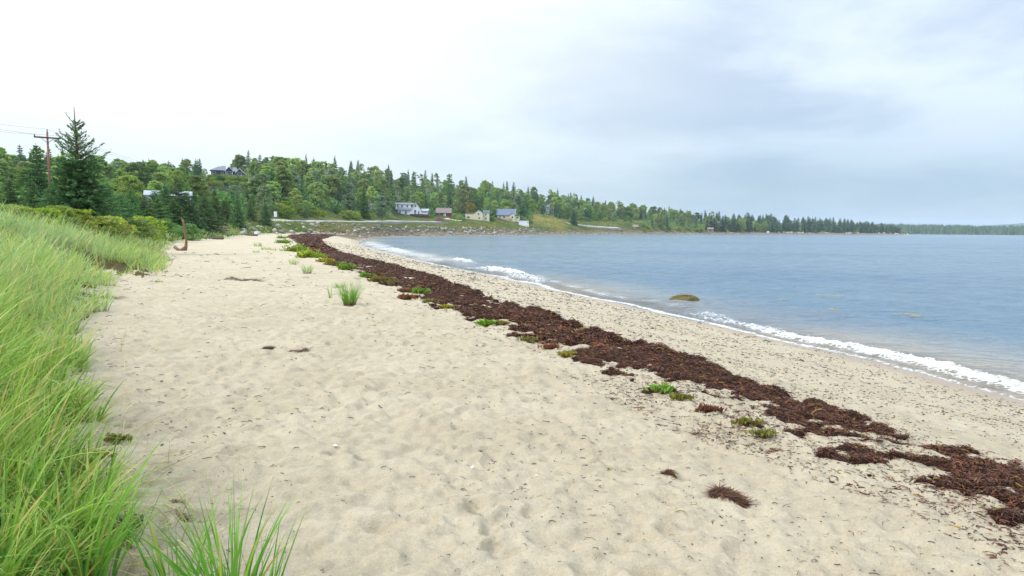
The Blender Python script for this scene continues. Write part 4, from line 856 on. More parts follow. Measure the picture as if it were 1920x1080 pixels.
# bushes
BUSH = [make_broad(300 + i, L_bush, w=.95, lo=.02, ncl=60, per=60, size=.34) for i in range(3)]
BUSHD = [make_broad(310 + i, L_dark, w=1.0, lo=.02, ncl=60, per=60, size=.34) for i in range(2)]
def bushes():
    rng = np.random.default_rng(33)
    for i, (px, r, yt, wd, kd, lb) in enumerate([(40, 31, 384, 1.25, BUSH[0], 'bright green bush at the left edge above the dune grass'), (80, 32, 382, 1.3, BUSH[1], 'yellow green bush below the utility pole'), (112, 33, 384, 1.2, BUSH[2], 'yellow green bush in front of the tallest spruce'),
            (145, 34, 390, 1.4, BUSH[0], 'yellowish bush low in front of the tallest spruce'), (178, 35, 398, 1.5, BUSH[1], 'rust tinged bush right of the tallest spruce'), (203, 37, 404, 1.5, BUSH[2], 'small rust tinged bush at the end of the bush row'), (8, 33, 374, 1.2, BUSH[1], 'green bush in the left corner above the grass'),
            (255, 52, 408, 1.4, BUSH[2], 'low yellow green bush above the second grass slope'), (300, 68, 408, 1.4, BUSHD[0], 'dark green low bush before the pointed spruce'), (352, 74, 418, 1.4, BUSHD[1], 'dark green bush behind the driftwood post'), (272, 58, 404, 1.4, BUSH[0], 'brown green bush above the second grass slope')]):
        tree('bush', kd, px, r, yt, wide=wd, label=lb, cat='bush', rot=i * 1.1)
    for i, px in enumerate(list(range(394, 468, 7)) * 3): tree('slope_bush', (BUSH + BUSHD)[i % 5], px + 2 * (i // 11), 276 + 20 * (i // 11) + 5 * (i % 2), h=1.3 + .25 * (i % 3), wide=1.7, cat='bush', label='green bush on the slope right under the navy hilltop house', group='bushes right under the navy house')
    n = 0
    for _ in range(900):
        if n >= 110: break
        px = rng.uniform(500, 1330); h_ = azdir(px); az = math.atan2(*h_); rr = [np.interp(az, caz, cr[:, k]) for k in range(7)]; r = rr[2] + 6 + (rr[3] - rr[2]) * rng.random() ** .6; r = r if px < 1205 else rr[0] + 3 + rng.random() * 14; x, y = h_ * r
        if blocks(px, r, 99, 1): continue
        if 1000 < px < 1065: continue
        n += 1; dk = rng.random() < .45; tree('roadside_bush', BUSHD[n % 2] if dk else BUSH[n % 3], 0, 0, h=rng.uniform(1.6, 3.6), wide=1.2, xy=(x, y), cat='bush', label=('dark' if dk else 'bright') + ' green bush fringing the wood ' + zone(px), group=('dark' if dk else 'bright') + ' fringe bushes ' + zone(px))
bushes()
# far land across the water
def far_land():
    rng = np.random.default_rng(41)
    for nm, r0, r1, tp, lb in (('far_shore', 1750, 2500, [(1600, 420), (1690, 420), (1800, 422), (1870, 424), (1930, 423), (2300, 420), (2700, 424)], 'low wooded shore across the water'), ('far_hills', 4600, 5800, [(1640, 440), (1780, 436), (1850, 423), (1925, 418), (2100, 414), (2700, 424)], 'hazy blue hills on the horizon')):
        P = np.linspace(tp[0][0], tp[-1][0], 260); top = np.interp(P, [a for a, _ in tp], [b_ for _, b_ in tp]); zt = np.array([z_at(p, t, (r0 + r1) / 2) for p, t in zip(P, top)]) - (12 if r0 < 3000 else 0)
        zt = np.maximum(zt, .5); R = np.linspace(r0, r1, 14); v = []
        for i, r in enumerate(R):
            f = math.sin(math.pi * i / 13) ** .7
            for p, z in zip(P, zt): h_ = azdir(p); rr = r + 60 * float(gn(np.array([p / 40]), np.array([3.]), 92)[0]) * (i == 0); v.append((h_[0] * rr, h_[1] * rr, -2 + (z + 2) * f + 4 * float(gn(np.array([p / 9.]), np.array([r / 150]), 91)[0]) * f))
        i = np.arange(14 * 260).reshape(14, 260); q = np.stack([i[:-1, :-1], i[:-1, 1:], i[1:, 1:], i[1:, :-1]], -1).reshape(-1, 4)
        ob(nm, mesh_np(nm, v, q, simple(nm + '_wood', (.035, .065, .03), .95, .3, .02), True), label=lb, cat='hills', kind='structure')
        if r0 < 3000:
            V = np.array(v); n = 9000; a = rng.integers(0, len(q), n); b0 = V[q[a, 0]]; b1 = V[q[a, 2]]; u = rng.random((n, 1)); w = rng.random((n, 1)); c = b0 + (b1 - b0) * np.concatenate([u, w, (u + w) / 2], 1); c = c[c[:, 2] > .3]; n = len(c)
            h_ = rng.uniform(7, 15, n); s_ = h_ * rng.uniform(.2, .36, n); an = rng.uniform(0, 6.28, n); vs = []
            for k in range(4): vs.append(c + np.stack([np.cos(an + k * 1.57) * s_, np.sin(an + k * 1.57) * s_, -1 + 0 * h_], 1))
            vs.append(c + np.stack([0 * h_, 0 * h_, h_], 1)); vv = np.stack(vs, 1).reshape(-1, 3); bs = np.arange(n) * 5; ff = np.concatenate([np.stack([bs + k, bs + (k + 1) % 4, bs + 4], 1) for k in range(4)])
            ob('far_wood', mesh_np('far_wood', vv, ff, L_far, False, {'rnd': np.repeat(rng.random(n), 5)}), label='dark conifer wood covering the low shore across the water', cat='wood', kind='stuff')
L_far = leafmat('far_wood_leaves', (.030, .080, .038), (.080, .15, .06), .3, .05)
far_land()
# undergrowth filling between the trunks of the wood
def undergrowth():
    rng = np.random.default_rng(44); n = 42000; px = rng.uniform(-60, 1690, n); h_ = np.array([azdir(p) for p in np.linspace(-60, 1690, 500)]); hx = np.interp(px, np.linspace(-60, 1690, 500), h_[:, 0]); hy = np.interp(px, np.linspace(-60, 1690, 500), h_[:, 1])
    az = np.arctan2(hx, hy); a = np.interp(az, caz, cr[:, 3]); b_ = np.interp(az, caz, cr[:, 5]); a1 = np.interp(az, caz, cr[:, 1]); a = np.where(px > 1200, a1 + 4, a); r = a + (b_ - a) * rng.random(n) ** .8
    ok = np.ones(n, bool)
    for p0, p1, rh, yb in EXC: ok &= ~((px > p0 - 1) & (px < p1 + 1) & (r < rh + 3) & (r > rh - 40))
    ok &= ~((px > 1000) & (px < 1065) & (r < 490)); ok &= ~((px > 388) & (px < 468) & (r > 215) & (r < 335)); hx, hy, r = hx[ok], hy[ok], r[ok]; x, y = hx * r, hy * r; z = height(x, y) + rng.uniform(.1, 2.6, len(x)) * sstep(.0, .3, rng.random(len(x)))
    v, f, rr = leafquads(np.stack([x, y, z], 1), .55, rng, .7, .4); ob('undergrowth', mesh_np('undergrowth', v, f, L_dark, False, {'rnd': rr}), label='dense green undergrowth between the trees of the hillside', cat='undergrowth', kind='stuff')
undergrowth()

# ------------------------------------------------------------------ stones
def stone_mesh(seed, sub=2):
    import bmesh
    rng = np.random.default_rng(seed); bm = bmesh.new(); bmesh.ops.create_icosphere(bm, subdivisions=sub, radius=1)
    pl = [(Vector(rng.normal(size=3)).normalized(), rng.uniform(.55, .9)) for _ in range(9)]; sc_ = Vector((rng.uniform(.8, 1.25), rng.uniform(.7, 1.1), rng.uniform(.5, .8)))
    for v in bm.verts:
        for n_, d in pl:
            q = v.co.dot(n_)
            if q > d: v.co -= n_ * (q - d)
        v.co = Vector((v.co[i] * sc_[i] for i in range(3))) * (1 + rng.normal(0, .02))
    me = bpy.data.meshes.new('boulder'); bm.to_mesh(me); bm.free(); return me
def rock_mat(name, c1, c2, weed=None):
    k = NT(name); o = k.obj(); n1 = k.noise(o, 1.5, 5, .65); n2 = k.noise(o, 8, 4, .7); r = k.rnd()
    c = k.mix(k.range(n1, .3, .7), c1, c2); c = k.mix(k.math('MULTIPLY', k.range(n2, .5, .7), .5), c, tuple(q * .55 for q in c1))
    hs = k.n('ShaderNodeHueSaturation'); k.put(hs.inputs['Color'], c); k.put(hs.inputs['Value'], k.range(r, 0, 1, .6, 1.35, False)); c = hs.outputs[0]
    return k.done(k.pbr(c, .9, k.bump(n2, .6, .1), .25))
M_rock = rock_mat('grey_rock', (.22, .21, .21), (.40, .37, .34)); M_pale = rock_mat('pale_rock', (.36, .32, .27), (.52, .47, .41))
STONE = [stone_mesh(400 + i) for i in range(7)]; STONEP = [stone_mesh(410 + i) for i in range(3)]
for m in STONE: m.materials.append(M_rock)
for m in STONEP: m.materials.append(M_pale)
def colr(px):
    h_ = azdir(px); az = math.atan2(*h_); return h_, [float(np.interp(az, caz, cr[:, k])) for k in range(7)]
def riprap():
    rng = np.random.default_rng(51); L_ = []
    for i in range(145):
        px = 662 + 350 * rng.random() ** .85; h_, rr = colr(px); u = rng.random() ** .8; r = rr[0] + 1 + (rr[1] - rr[0] - 1) * u; s = rng.uniform(.35, 1.0) * (1.15 - .4 * u); L_.append((h_ * r, s, 0 if rng.random() < .72 else 1, 'riprap'))
    for i in range(34):
        px = rng.uniform(455, 600); h_, rr = colr(px); r = rr[0] + 6 + (rr[1] - rr[0] - 8) * rng.random(); L_.append((h_ * r, rng.uniform(.35, .8), 1 if rng.random() < .5 else 0, 'end'))
    for i in range(28):
        px = rng.uniform(1440, 1690); h_, rr = colr(px); r = rr[0] + rng.uniform(-2, 7); L_.append((h_ * r, rng.uniform(1.2, 3.0), 1, 'ledge'))
    P = np.array([q[0] for q in L_]); Zr = height(P[:, 0], P[:, 1]); T = {'riprap': ('angular grey boulder in the stone bank below the road', 'boulders of the stone bank'), 'end': ('boulder in the rough bank at the far end of the sand', 'boulders at the far end of the beach'), 'ledge': ('pale ledge rock on the shore of the wooded point', 'ledge rocks of the wooded point')}
    for (p, s, pal, kd), z in zip(L_, Zr):
        me = STONEP[int(rng.integers(3))] if pal else STONE[int(rng.integers(7))]
        lb = T[kd][0] if not (pal and kd == 'riprap') else 'pale boulder in the stone bank below the road'
        ob('boulder', me, None, (p[0], p[1], z + .25 * s), (rng.normal(0, .3), rng.normal(0, .3), rng.uniform(0, 6.28)), (s, s, s), lb, 'boulder', T[kd][1] if lb == T[kd][0] else 'pale boulders of the stone bank')
riprap()
def many_stones(name, pts, size, mat, rng, label, cat, flat=.55):
    """loose stones too many to count, as one mesh of lumpy octahedra cut once"""
    t = stone_mesh(430, 1); V = np.array([v.co for v in t.vertices]); F = np.array([list(p.vertices) for p in t.polygons]); n = len(pts); a = rng.uniform(0, 6.28, n); c, s = np.cos(a), np.sin(a)
    sx = size * rng.uniform(.7, 1.3, n); sy = size * rng.uniform(.6, 1.0, n); sz = size * rng.uniform(.6, 1., n) * flat / .55
    vx, vy, vz = V[None, :, 0] * sx[:, None], V[None, :, 1] * sy[:, None], V[None, :, 2] * sz[:, None]
    v = np.stack([vx * c[:, None] - vy * s[:, None] + pts[:, 0:1], vx * s[:, None] + vy * c[:, None] + pts[:, 1:2], vz + pts[:, 2:3]], -1).reshape(-1, 3)
    f = (F[None] + (np.arange(n) * len(V))[:, None, None]).reshape(-1, 3); bpy.data.meshes.remove(t)
    return ob(name, mesh_np(name, v, f, mat, False, {'rnd': np.repeat(rng.random(n), len(V))}), label=label, cat=cat, kind='stuff')
def pebmat(name, cs):
    k = NT(name); r = k.attr('rnd'); c = k.mix(k.range(r, 0, .5, 0, 1, False), cs[0], cs[1]); c = k.mix(k.range(r, .5, 1, 0, 1, False), c, cs[2]); return k.done(k.pbr(c, .7, None, .35))
M_peb = pebmat('pebbles', ((.16, .15, .15), (.30, .26, .21), (.22, .25, .27))); M_shing = pebmat('shingle', ((.12, .09, .05), (.26, .20, .13), (.42, .37, .30)))
def shingle():
    rng = np.random.default_rng(52); n = 4200; PX = np.linspace(585, 1695, 400); HH = np.array([azdir(p) for p in PX]); px = 585 + 1110 * rng.random(n) ** 1.1; hx, hy = np.interp(px, PX, HH[:, 0]), np.interp(px, PX, HH[:, 1]); az = np.arctan2(hx, hy)
    r0, r1 = np.interp(az, caz, cr[:, 0]), np.interp(az, caz, cr[:, 1]); u = rng.random(n) ** 1.5; r = r0 - 6 + (r1 - r0 + 5) * u; x, y = hx * r, hy * r; z, d, s, e = height(x, y, full=True); ok = d > .3
    many_stones('shore_shingle', np.stack([x, y, z + .05], 1)[ok], (.16 + .55 * rng.random(n) ** 2 * (.6 + r / 700))[ok], M_shing, rng, 'brown and grey shingle along the far waterline', 'shingle')
shingle()

# ------------------------------------------------------------------ dune grass
def grass_set(rng, n, rlo, rhi, alo, ahi, wk):
    r = np.exp(rng.uniform(math.log(rlo), math.log(rhi), n)); az = rng.uniform(alo, ahi, n); x, y = np.sin(az) * r, np.cos(az) * r
    z, d, s, e = height(x, y, full=True); ok = (e > -.10 + .16 * sstep(9, 4, r)) & (e < 14 + r * .2) & (gn(x / .5, y / .5, 71) * .9 + gn(x / 1.9, y / 1.9, 72) * .7 + .48 + .30 * sstep(.4, 1.5, e) + .3 * (r > 25) > .22 + .3 * rng.random(n)) & (hill(x, y) < 3.4)
    return x[ok], y[ok], z[ok], r[ok], e[ok]
def dune_grass():
    rng = np.random.default_rng(61); parts = []
    for nc_, per, rlo, rhi, sg, wb, hs in ((1350, 17, 1.7, 14, 7, .0110, 1.15), (1800, 12, 8, 40, 5, .0120, 1.10), (4200, 7, 25, 135, 3, .016, .9)):
        x, y, z, r, e = grass_set(rng, nc_ * 2, rlo, rhi, -.86, -.20, 0); cid = np.repeat(np.arange(len(x)), per); m = len(cid); ch = rng.uniform(.6, 1.15, len(x)); caz_ = rng.normal(-.2, .5, len(x)); cc = rng.random(len(x))
        a = rng.uniform(0, 6.28, m); rad = (.05 + .006 * r[cid]) * np.sqrt(rng.random(m)); bx, by = x[cid] + np.cos(a) * rad, y[cid] + np.sin(a) * rad; ok = rng.random(m) < .95; rr_ = r[cid]; ee = e[cid]
        bz = height(bx, by); h = ch[cid] * rng.uniform(.5, 1.1, m) * hs * (.42 + .58 * sstep(.0, 1.3, ee)) * (1 - .25 * sstep(20, 60, rr_)); w = (wb + .00060 * rr_) * rng.uniform(.4, 1.6, m)
        wind = rng.random(m) < .48; az = np.where(wind, caz_[cid] + rng.normal(0, .45, m), a + rng.normal(0, .4, m)); bend = np.clip(rng.gamma(3.0, .36, m), .15, 2.3); tilt = rng.uniform(0, .50, m)
        v, f, rr, t = blades(np.stack([bx, by, bz - .02], 1), h, w, az, bend, rng, sg, tilt); rr = np.clip(np.repeat(.62 * rng.random(m) + .36 * cc[cid] + .9 * (rng.random(m) < .12), (sg + 1) * 2), 0, 1)
        parts.append((v, f, rr, t, np.repeat(np.clip(sstep(6, 14, rr_) * (.45 + .9 * gn(bx / 2.5, by / 2.5, 73)) + .25 * (rng.random(m) < .15), 0, 1), (sg + 1) * 2)))
    n = 9000; r = np.exp(rng.uniform(math.log(2), math.log(30), n)); az = rng.uniform(-.86, -.25, n); x, y = np.sin(az) * r, np.cos(az) * r; z, d, s_, e = height(x, y, full=True); ok = (e > -.35 + .3 * gn(x / .6, y / .6, 76)) & (e < 1.6) & (rng.random(n) < .55); x, y, z, r = x[ok], y[ok], z[ok], r[ok]; m = len(x)
    v, f, rr, t = blades(np.stack([x, y, z + .01], 1), rng.uniform(.12, .5, m), (.004 + .0003 * r) * rng.uniform(.6, 1.4, m), rng.uniform(0, 6.28, m), rng.uniform(-.1, .5, m), rng, 3, rng.uniform(1.15, 1.6, m)); v[:, 2] = np.maximum(v[:, 2], np.repeat(z + .006, 8)); parts.append((v, f, np.repeat(rng.choice([.95, .99, .2], m, p=[.5, .35, .15]), 8), np.where(rng.random(m) < .4, .05, .5).repeat(8), 0 * t))
    v, f, rr, t, p = joinv(parts); print('grass', len(f)); ob('dune_grass', mesh_np('dune_grass', v, f, M_grass, False, {'rnd': rr, 't': t, 'patch': p}), label='long green beach grass bending over the dune', cat='grass', kind='stuff')
dune_grass()
def meadow():
    rng = np.random.default_rng(62); n = 30000; PX = np.linspace(440, 1340, 300); HH = np.array([azdir(p) for p in PX]); px = rng.uniform(440, 1340, n); hx, hy = np.interp(px, PX, HH[:, 0]), np.interp(px, PX, HH[:, 1]); az = np.arctan2(hx, hy)
    r0, r1, r3 = (np.interp(az, caz, cr[:, k]) for k in (0, 1, 3)); r = (r0 * .65 + r1 * .35) + (r3 - r0 * .65 - r1 * .35) * rng.random(n) ** 1.3; x, y = hx * r, hy * r; z = height(x, y); rx = np.array([xy_at(*p) for p in ROADP]); dr, _ = pdist(x, y, [tuple(q) for q in rx]); ok = dr > 4.2
    x, y, z, r = x[ok], y[ok], z[ok], r[ok]; m = len(x); pt = gn(x / 11, y / 11, 74) + .5 * gn(x / 3, y / 3, 75)
    v, f, rr, t = blades(np.stack([x, y, z - .05], 1), rng.uniform(.3, .75, m), rng.uniform(.10, .24, m) * r / 250, rng.uniform(0, 6.28, m), rng.uniform(.2, 1., m), rng, 2)
    rr = np.repeat(np.clip(.45 + pt * 1.3 + rng.normal(0, .12, m), 0, 1), 6); ob('meadow_grass', mesh_np('meadow_grass', v, f, M_mead, False, {'rnd': rr, 't': t, 'patch': 0 * rr}), label='rough yellow green grass on the verge between road and rocks', cat='grass', kind='stuff')
meadow()
def tuft(name, px, py, hpx, n, spread, label, bend=(.15, 1.0), w=.005, mat=None, cat='grass tuft', side=0.0, wander=1.0):
    rng = np.random.default_rng(int(px * 7 + py)); x, y = hit(px, py) if py < 1085 else at_z(px, py, 1.15); r = math.hypot(x, y); z = float(height(np.array([x]), np.array([y]), fine=True)[0]); h = hpx / FPX * r
    a = rng.uniform(0, 6.28, n); q = .6 * spread * np.sqrt(rng.random(n)); base = np.stack([np.cos(a) * q, np.sin(a) * q, 0 * a - .02], 1)
    v, f, rr, t = blades(base, h * rng.uniform(.55, 1.12, n), w * (1 + r * .06) * rng.uniform(.6, 1.4, n), np.where(rng.random(n) < abs(side), 0, a) + rng.normal(0, .5 * wander, n), rng.uniform(*bend, n), rng, 7 if r < 6 else 5, rng.uniform(0, .42, n))
    return ob(name, mesh_np(name, v, f, mat or M_tuft, False, {'rnd': rr, 't': t, 'patch': 0 * t}), None, (x, y, z), label=label, cat=cat)
tuft('grass_tuft', 655, 571, 52, 190, .20, 'lone thick green grass tuft on the open sand'); tuft('grass_tuft', 637, 540, 14, 60, .22, 'low green grass just behind the lone thick tuft', (.5, 1.5)); tuft('grass_tuft', 619, 560, 34, 14, .04, 'slim upright grass tuft left of the lone thick tuft', (.05, .35))
tuft('grass_tuft', 576, 513, 22, 60, .22, 'pale grass tuft above the lone thick tuft'); tuft('grass_tuft', 552, 496, 16, 40, .28, 'thin pale grass wisps beside the wrack bushes'); tuft('grass_tuft', 692, 570, 10, 14, .06, 'tiny grey green wisp right of the lone thick tuft', (.6, 1.4))
tuft('grass_tuft', 714, 604, 13, 16, .10, 'tiny pale sprig alone on the open sand', (.5, 1.4)); tuft('grass_tuft', 484, 462, 10, 50, .5, 'pale sparse grass patch far up the sand'); tuft('grass_tuft', 499, 468, 8, 50, .5, 'low green patch beside the far sparse grass'); tuft('grass_tuft', 480, 474, 6, 40, .3, 'small flat green tuft nearest the far grass patch', (.6, 1.5)); tuft('grass_tuft', 512, 469, 6, 40, .4, 'flat green tuft at the right end of the far grass patch', (.6, 1.5))
tuft('grass_clump', 430, 1150, 255, 80, .16, 'big bright green grass clump at the bottom edge', (.1, .85), .0105); tuft('grass_clump', 330, 1130, 215, 42, .12, 'thinner bright grass clump left of the big clump at the bottom edge', (.2, 1.1), .0095); tuft('grass_clump', 500, 1140, 250, 18, .05, 'long separate blades right of the big bottom clump', (.05, .7), .009, side=.5)
tuft('grass_clump', 243, 1015, 165, 26, .035, 'slim dark stemmed grass clump at the foot of the dune', (.03, .5), .0036); tuft('reed', 226, 662, 62, 3, .012, 'single green reed standing in the sand near the dune', (.02, .15), .006, cat='reed')
tuft('grass_clump', 150, 1120, 260, 60, .2, 'arching grass clump in the bottom left corner', (.4, 1.5), .0095)
tuft('grass_tuft', 318, 490, 9, 40, .2, 'small yellow green tuft below the driftwood post', (.6, 1.5)); tuft('grass_tuft', 297, 531, 8, 40, .10, 'small yellow green tuft at the corner of the dune grass', (.6, 1.5))
def leafy(px, py, wpx, mat, label, hk=.45, name='beach_plant', cat='plant', ls=.05, dk=.5):
    rng = np.random.default_rng(int(px * 3 + py * 5)); x, y = hit(px, py); r = math.hypot(x, y); z = float(height(np.array([x]), np.array([y]), fine=True)[0]); R = wpx / 2 / FPX * r; n = int(min(420, 60 + 900 * R) + 260 * min(R, 2.5)); p = rng.normal(size=(n, 3)); p /= np.linalg.norm(p, axis=1, keepdims=True); p *= rng.random((n, 1)) ** .6
    bump = 1 + .45 * np.sin(np.arctan2(p[:, 1], p[:, 0]) * 3 + px) ; c = p * np.array([1, dk, hk]) * R * bump[:, None]; c[:, 2] = np.abs(c[:, 2]) * (.35 + .65 * rng.random(n)) + .005; size = max(.012, min(.10, ls * (r / 14) ** .75))
    ax = np.stack([p[:, 0] * .5, p[:, 1] * .5, .8 + 0 * p[:, 0]], 1); v, f, rr = leafquads(c, size, rng, .42, .2, ax); e = empty(name, (x, y, z + .03), 0, label=label, cat=cat)
    ob('leaves', mesh_np('leaves', v, f, mat, False, {'rnd': rr}), e); b = MB()
    for i in range(9): a = rng.uniform(0, 6.28); b.tube([(0, 0, -.05), (math.cos(a) * R * .35, math.sin(a) * R * .35 * dk, R * hk * .35), (math.cos(a) * R * .75, math.sin(a) * R * .75 * dk, R * hk * .5)], [.008, .006, .003], 4)
    b.build('stem', L_red, e)
WP = [(533, 456, 26, L_lime, 'small bright green plant at the far end of the seaweed line'), (528, 447, 18, L_lime, 'farthest green plant beside the seaweed line'), (556, 472, 46, L_bush, 'large yellow green bushy plant at the far seaweed'), (580, 483, 46, L_bush, 'largest yellow green bush against the far seaweed line'), (609, 492, 26, L_yel, 'small yellow plant right of the largest bush'),
      (628, 498, 34, L_olive, 'brownish mat right of the small yellow plant'), (648, 507, 30, L_lime, 'green mat at the edge of the far seaweed'), (686, 521, 24, L_lime, 'upright bright green plant at the head of the rusty mat'), (712, 529, 42, L_olive, 'rusty olive mat beside the seaweed'), (735, 534, 32, L_olive, 'olive mat at the right end of the rusty patch'),
      (764, 547, 30, L_red, 'russet plant mat with green on its right'), (787, 552, 34, L_lime, 'bright green plant right of the russet mat'), (762, 560, 34, L_red, 'low russet strip below the russet mat'), (806, 566, 26, L_olive, 'olive plant trailing below the green one'), (836, 578, 24, L_yel, 'small yellow olive plant at the seaweed edge'),
      (911, 609, 30, L_lime, 'isolated bright green plant at the middle of the seaweed edge'), (937, 608, 26, L_olive, 'olive plant touching the isolated bright green one'), (992, 640, 34, L_olive, 'yellow and rusty plant in the seaweed edge'), (1030, 655, 34, L_red, 'dark red plant at the seaweed edge'), (1062, 668, 34, L_yel, 'yellow plant next to the dark red one'),
      (1243, 738, 44, L_lime, 'brightest green plant in the nearer seaweed'), (1277, 750, 46, L_olive, 'olive plant trailing right of the brightest green one'), (1328, 772, 52, L_red, 'reddish brown plant mat in the nearer seaweed'), (1398, 800, 50, L_olive, 'olive green plant nearest the camera side of the sand gap'), (1432, 820, 50, L_olive, 'lower end of the olive plants by the sand gap')]
for a in WP: leafy(*a[:4], a[4], hk=.55 if a[3] in (L_lime, L_bush) else .30)
for px, py, w_, mt, lb in ((215, 830, 40, L_olive, 'yellow green weed trailing from the dune foot'), (192, 866, 44, L_olive, 'rusty weed at the foot of the dune grass')): leafy(px, py, w_, mt, lb, hk=.3)

# ------------------------------------------------------------------ seaweed clumps, litter, pebbles, shells, driftwood
def clump(px, py, wpx, n, label, mat=None, tall=.25, long=1.0, dirz=0.0):
    rng = np.random.default_rng(int(px + py * 3)); x, y = hit(px, py); r = math.hypot(x, y); z = float(height(np.array([x]), np.array([y]), fine=True)[0]); R = wpx / 2 / FPX * r; a = rng.uniform(0, 6.28, n); q = R * np.sqrt(rng.random(n)); base = np.stack([np.cos(a) * q * long, np.sin(a) * q * .6, rng.random(n) * R * tall * (1 - q / R) + .004], 1)
    c, s = math.cos(dirz), math.sin(dirz); base[:, :2] = base[:, :2] @ np.array([[c, s], [-s, c]]); base[:, 2] += height(x + base[:, 0], y + base[:, 1], fine=True) - z
    v, f, rr, t = blades(base, R * rng.uniform(.3, .9, n), np.full(n, max(.004, R * .05)), rng.uniform(0, 6.28, n), rng.uniform(-.1, .4, n), rng, 4, rng.uniform(1.2, 1.6, n)); gz = np.repeat(height(x + base[:, 0], y + base[:, 1], fine=True) - z, 10); v[:, 2] = gz + np.maximum((v[:, 2] - gz) * .6, .003)
    return ob('seaweed_clump', mesh_np('seaweed_clump', v, f, mat or M_strand, False, {'rnd': rr}), None, (x, y, z), label=label, cat='seaweed')
clump(503, 650, 22, 520, 'rounded dark seaweed clump alone on the open sand', tall=1.2); clump(561, 655, 38, 320, 'flat straggling seaweed right of the rounded clump', tall=.15, dirz=-.1); clump(434, 522, 24, 420, 'dark grey seaweed lump on the upper sand', tall=1.1); clump(468, 526, 48, 320, 'thin seaweed strip right of the dark grey lump', tall=.1)
clump(1254, 891, 28, 500, 'dark seaweed clump with a yellow frond in the foreground sand', tall=.7); clump(1366, 935, 70, 1100, 'long dark seaweed clump nearest the bottom right', tall=.25, dirz=-.45); clump(1303, 814, 26, 140, 'small brown seaweed clump above the foreground clump', tall=.3); clump(1452, 847, 36, 150, 'flat dark seaweed patch below the olive plants', tall=.2); clump(905, 849, 14, 70, 'tiny rust brown seaweed scrap in mid sand', tall=.5)
clump(220, 558, 26, 120, 'dark seaweed scrap by the dune grass corner', tall=.3); clump(345, 965, 30, 130, 'tangled dark seaweed by the slim grass clump', tall=.3); clump(330, 940, 26, 90, 'small dark seaweed tangle near the dune foot', tall=.25); clump(1266, 886, 12, 40, 'yellow frond lying on the foreground seaweed clump', mat=L_yel, tall=.6)
def litter():
    rng = np.random.default_rng(71); parts = []
    n = 9000; r = np.exp(rng.uniform(math.log(2.6), math.log(45), n)); az = rng.uniform(-.75, .72, n); x, y = np.sin(az) * r, np.cos(az) * r; z, d, s, e = height(x, y, fine=True, full=True); dens = .36 + 1.0 * gn(x / 1.6, y / 1.6, 81) + .5 * gn(x / .4, y / .4, 84) + .5 * sstep(-1.2, -.1, e) + .5 * sstep(10.5, 8, d)
    A = (d > 6.5) & (e < .3) & (rng.random(n) < dens)
    n2 = 62000; r2 = np.exp(rng.uniform(math.log(5.5), math.log(85), n2)); az2 = rng.uniform(-.35, .75, n2); x2, y2 = np.sin(az2) * r2, np.cos(az2) * r2; z2, d2, s2, e2 = height(x2, y2, fine=True, full=True); B = (d2 > .7) & (d2 < 7.2) & (rng.random(n2) < (.10 + .85 * sstep(.7, 2.6, d2)) * (.60 + 1.2 * gn(x2 / 1.2, y2 / .8, 82))) & (s2 < S_ROCK - 30)
    for X_, Y_, Z_, R_2, M_, ln, wd in ((x, y, z, r, A, .0042, .0010), (x2, y2, z2, r2, B, .0021, .0011)):
        X_, Y_, Z_, R_2 = X_[M_], Y_[M_], Z_[M_], R_2[M_]; k = len(X_); l = np.clip(ln * R_2 ** .85 * rng.gamma(2, .5, k), .006, .16); az_ = rng.uniform(0, 6.28, k); cu = rng.normal(0, .8, k); t = np.linspace(-1, 1, 4); an = az_[:, None] + cu[:, None] * t; lift = rng.random((k, 1)) * .35
        pp = np.stack([X_[:, None] + np.cos(an) * t * l[:, None], Y_[:, None] + np.sin(an) * t * l[:, None], Z_[:, None] + .003 + l[:, None] * lift * (1 - t ** 2) + 0 * an], -1); wv = np.stack([-np.sin(an), np.cos(an), .8 + 0 * an], -1) * np.clip(wd * R_2 ** .8, .0015, .03)[:, None, None] * rng.uniform(.5, 1.5, (k, 1, 1))
        v = np.stack([pp - wv * .5, pp + wv * .5], 2).reshape(-1, 3); i = (np.arange(k) * 8)[:, None] + (np.arange(3) * 2)[None]; parts.append((v, np.stack([i, i + 1, i + 3, i + 2], -1).reshape(-1, 4), np.repeat(rng.random(k), 8)))
    v, f, rr = joinv(parts); ob('seaweed_litter', mesh_np('seaweed_litter', v, f, M_litter, False, {'rnd': rr}), label='scraps of dry seaweed and twigs scattered over the sand', cat='litter', kind='stuff')
    n = 12000; r = np.exp(rng.uniform(math.log(6), math.log(60), n)); az = rng.uniform(-.2, .75, n); x, y = np.sin(az) * r, np.cos(az) * r; z, d, s, e = height(x, y, fine=True, full=True); ok = (d > .9) & (d < 6.8) & (rng.random(n) < .35 + .9 * gn(x / .9, y / .9, 83))
    many_stones('beach_pebbles', np.stack([x, y, z + .002], 1)[ok], (np.clip(.0011 * r, .006, .05) * rng.gamma(2.2, .45, n))[ok], M_peb, rng, 'grey and brown pebbles strewn on the lower beach', 'pebbles')
k = NT('dry_litter'); r_ = k.attr('rnd'); c_ = k.mix(k.range(r_, 0, .8, 0, 1, False), (.035, .024, .022), (.11, .07, .045)); c_ = k.mix(k.range(r_, .82, .88), c_, (.20, .15, .03)); M_litter = k.done(k.pbr(c_, .8, None, .2))
litter()
M_shell = simple('shell_white', (.60, .58, .50), .5, .06, 30)
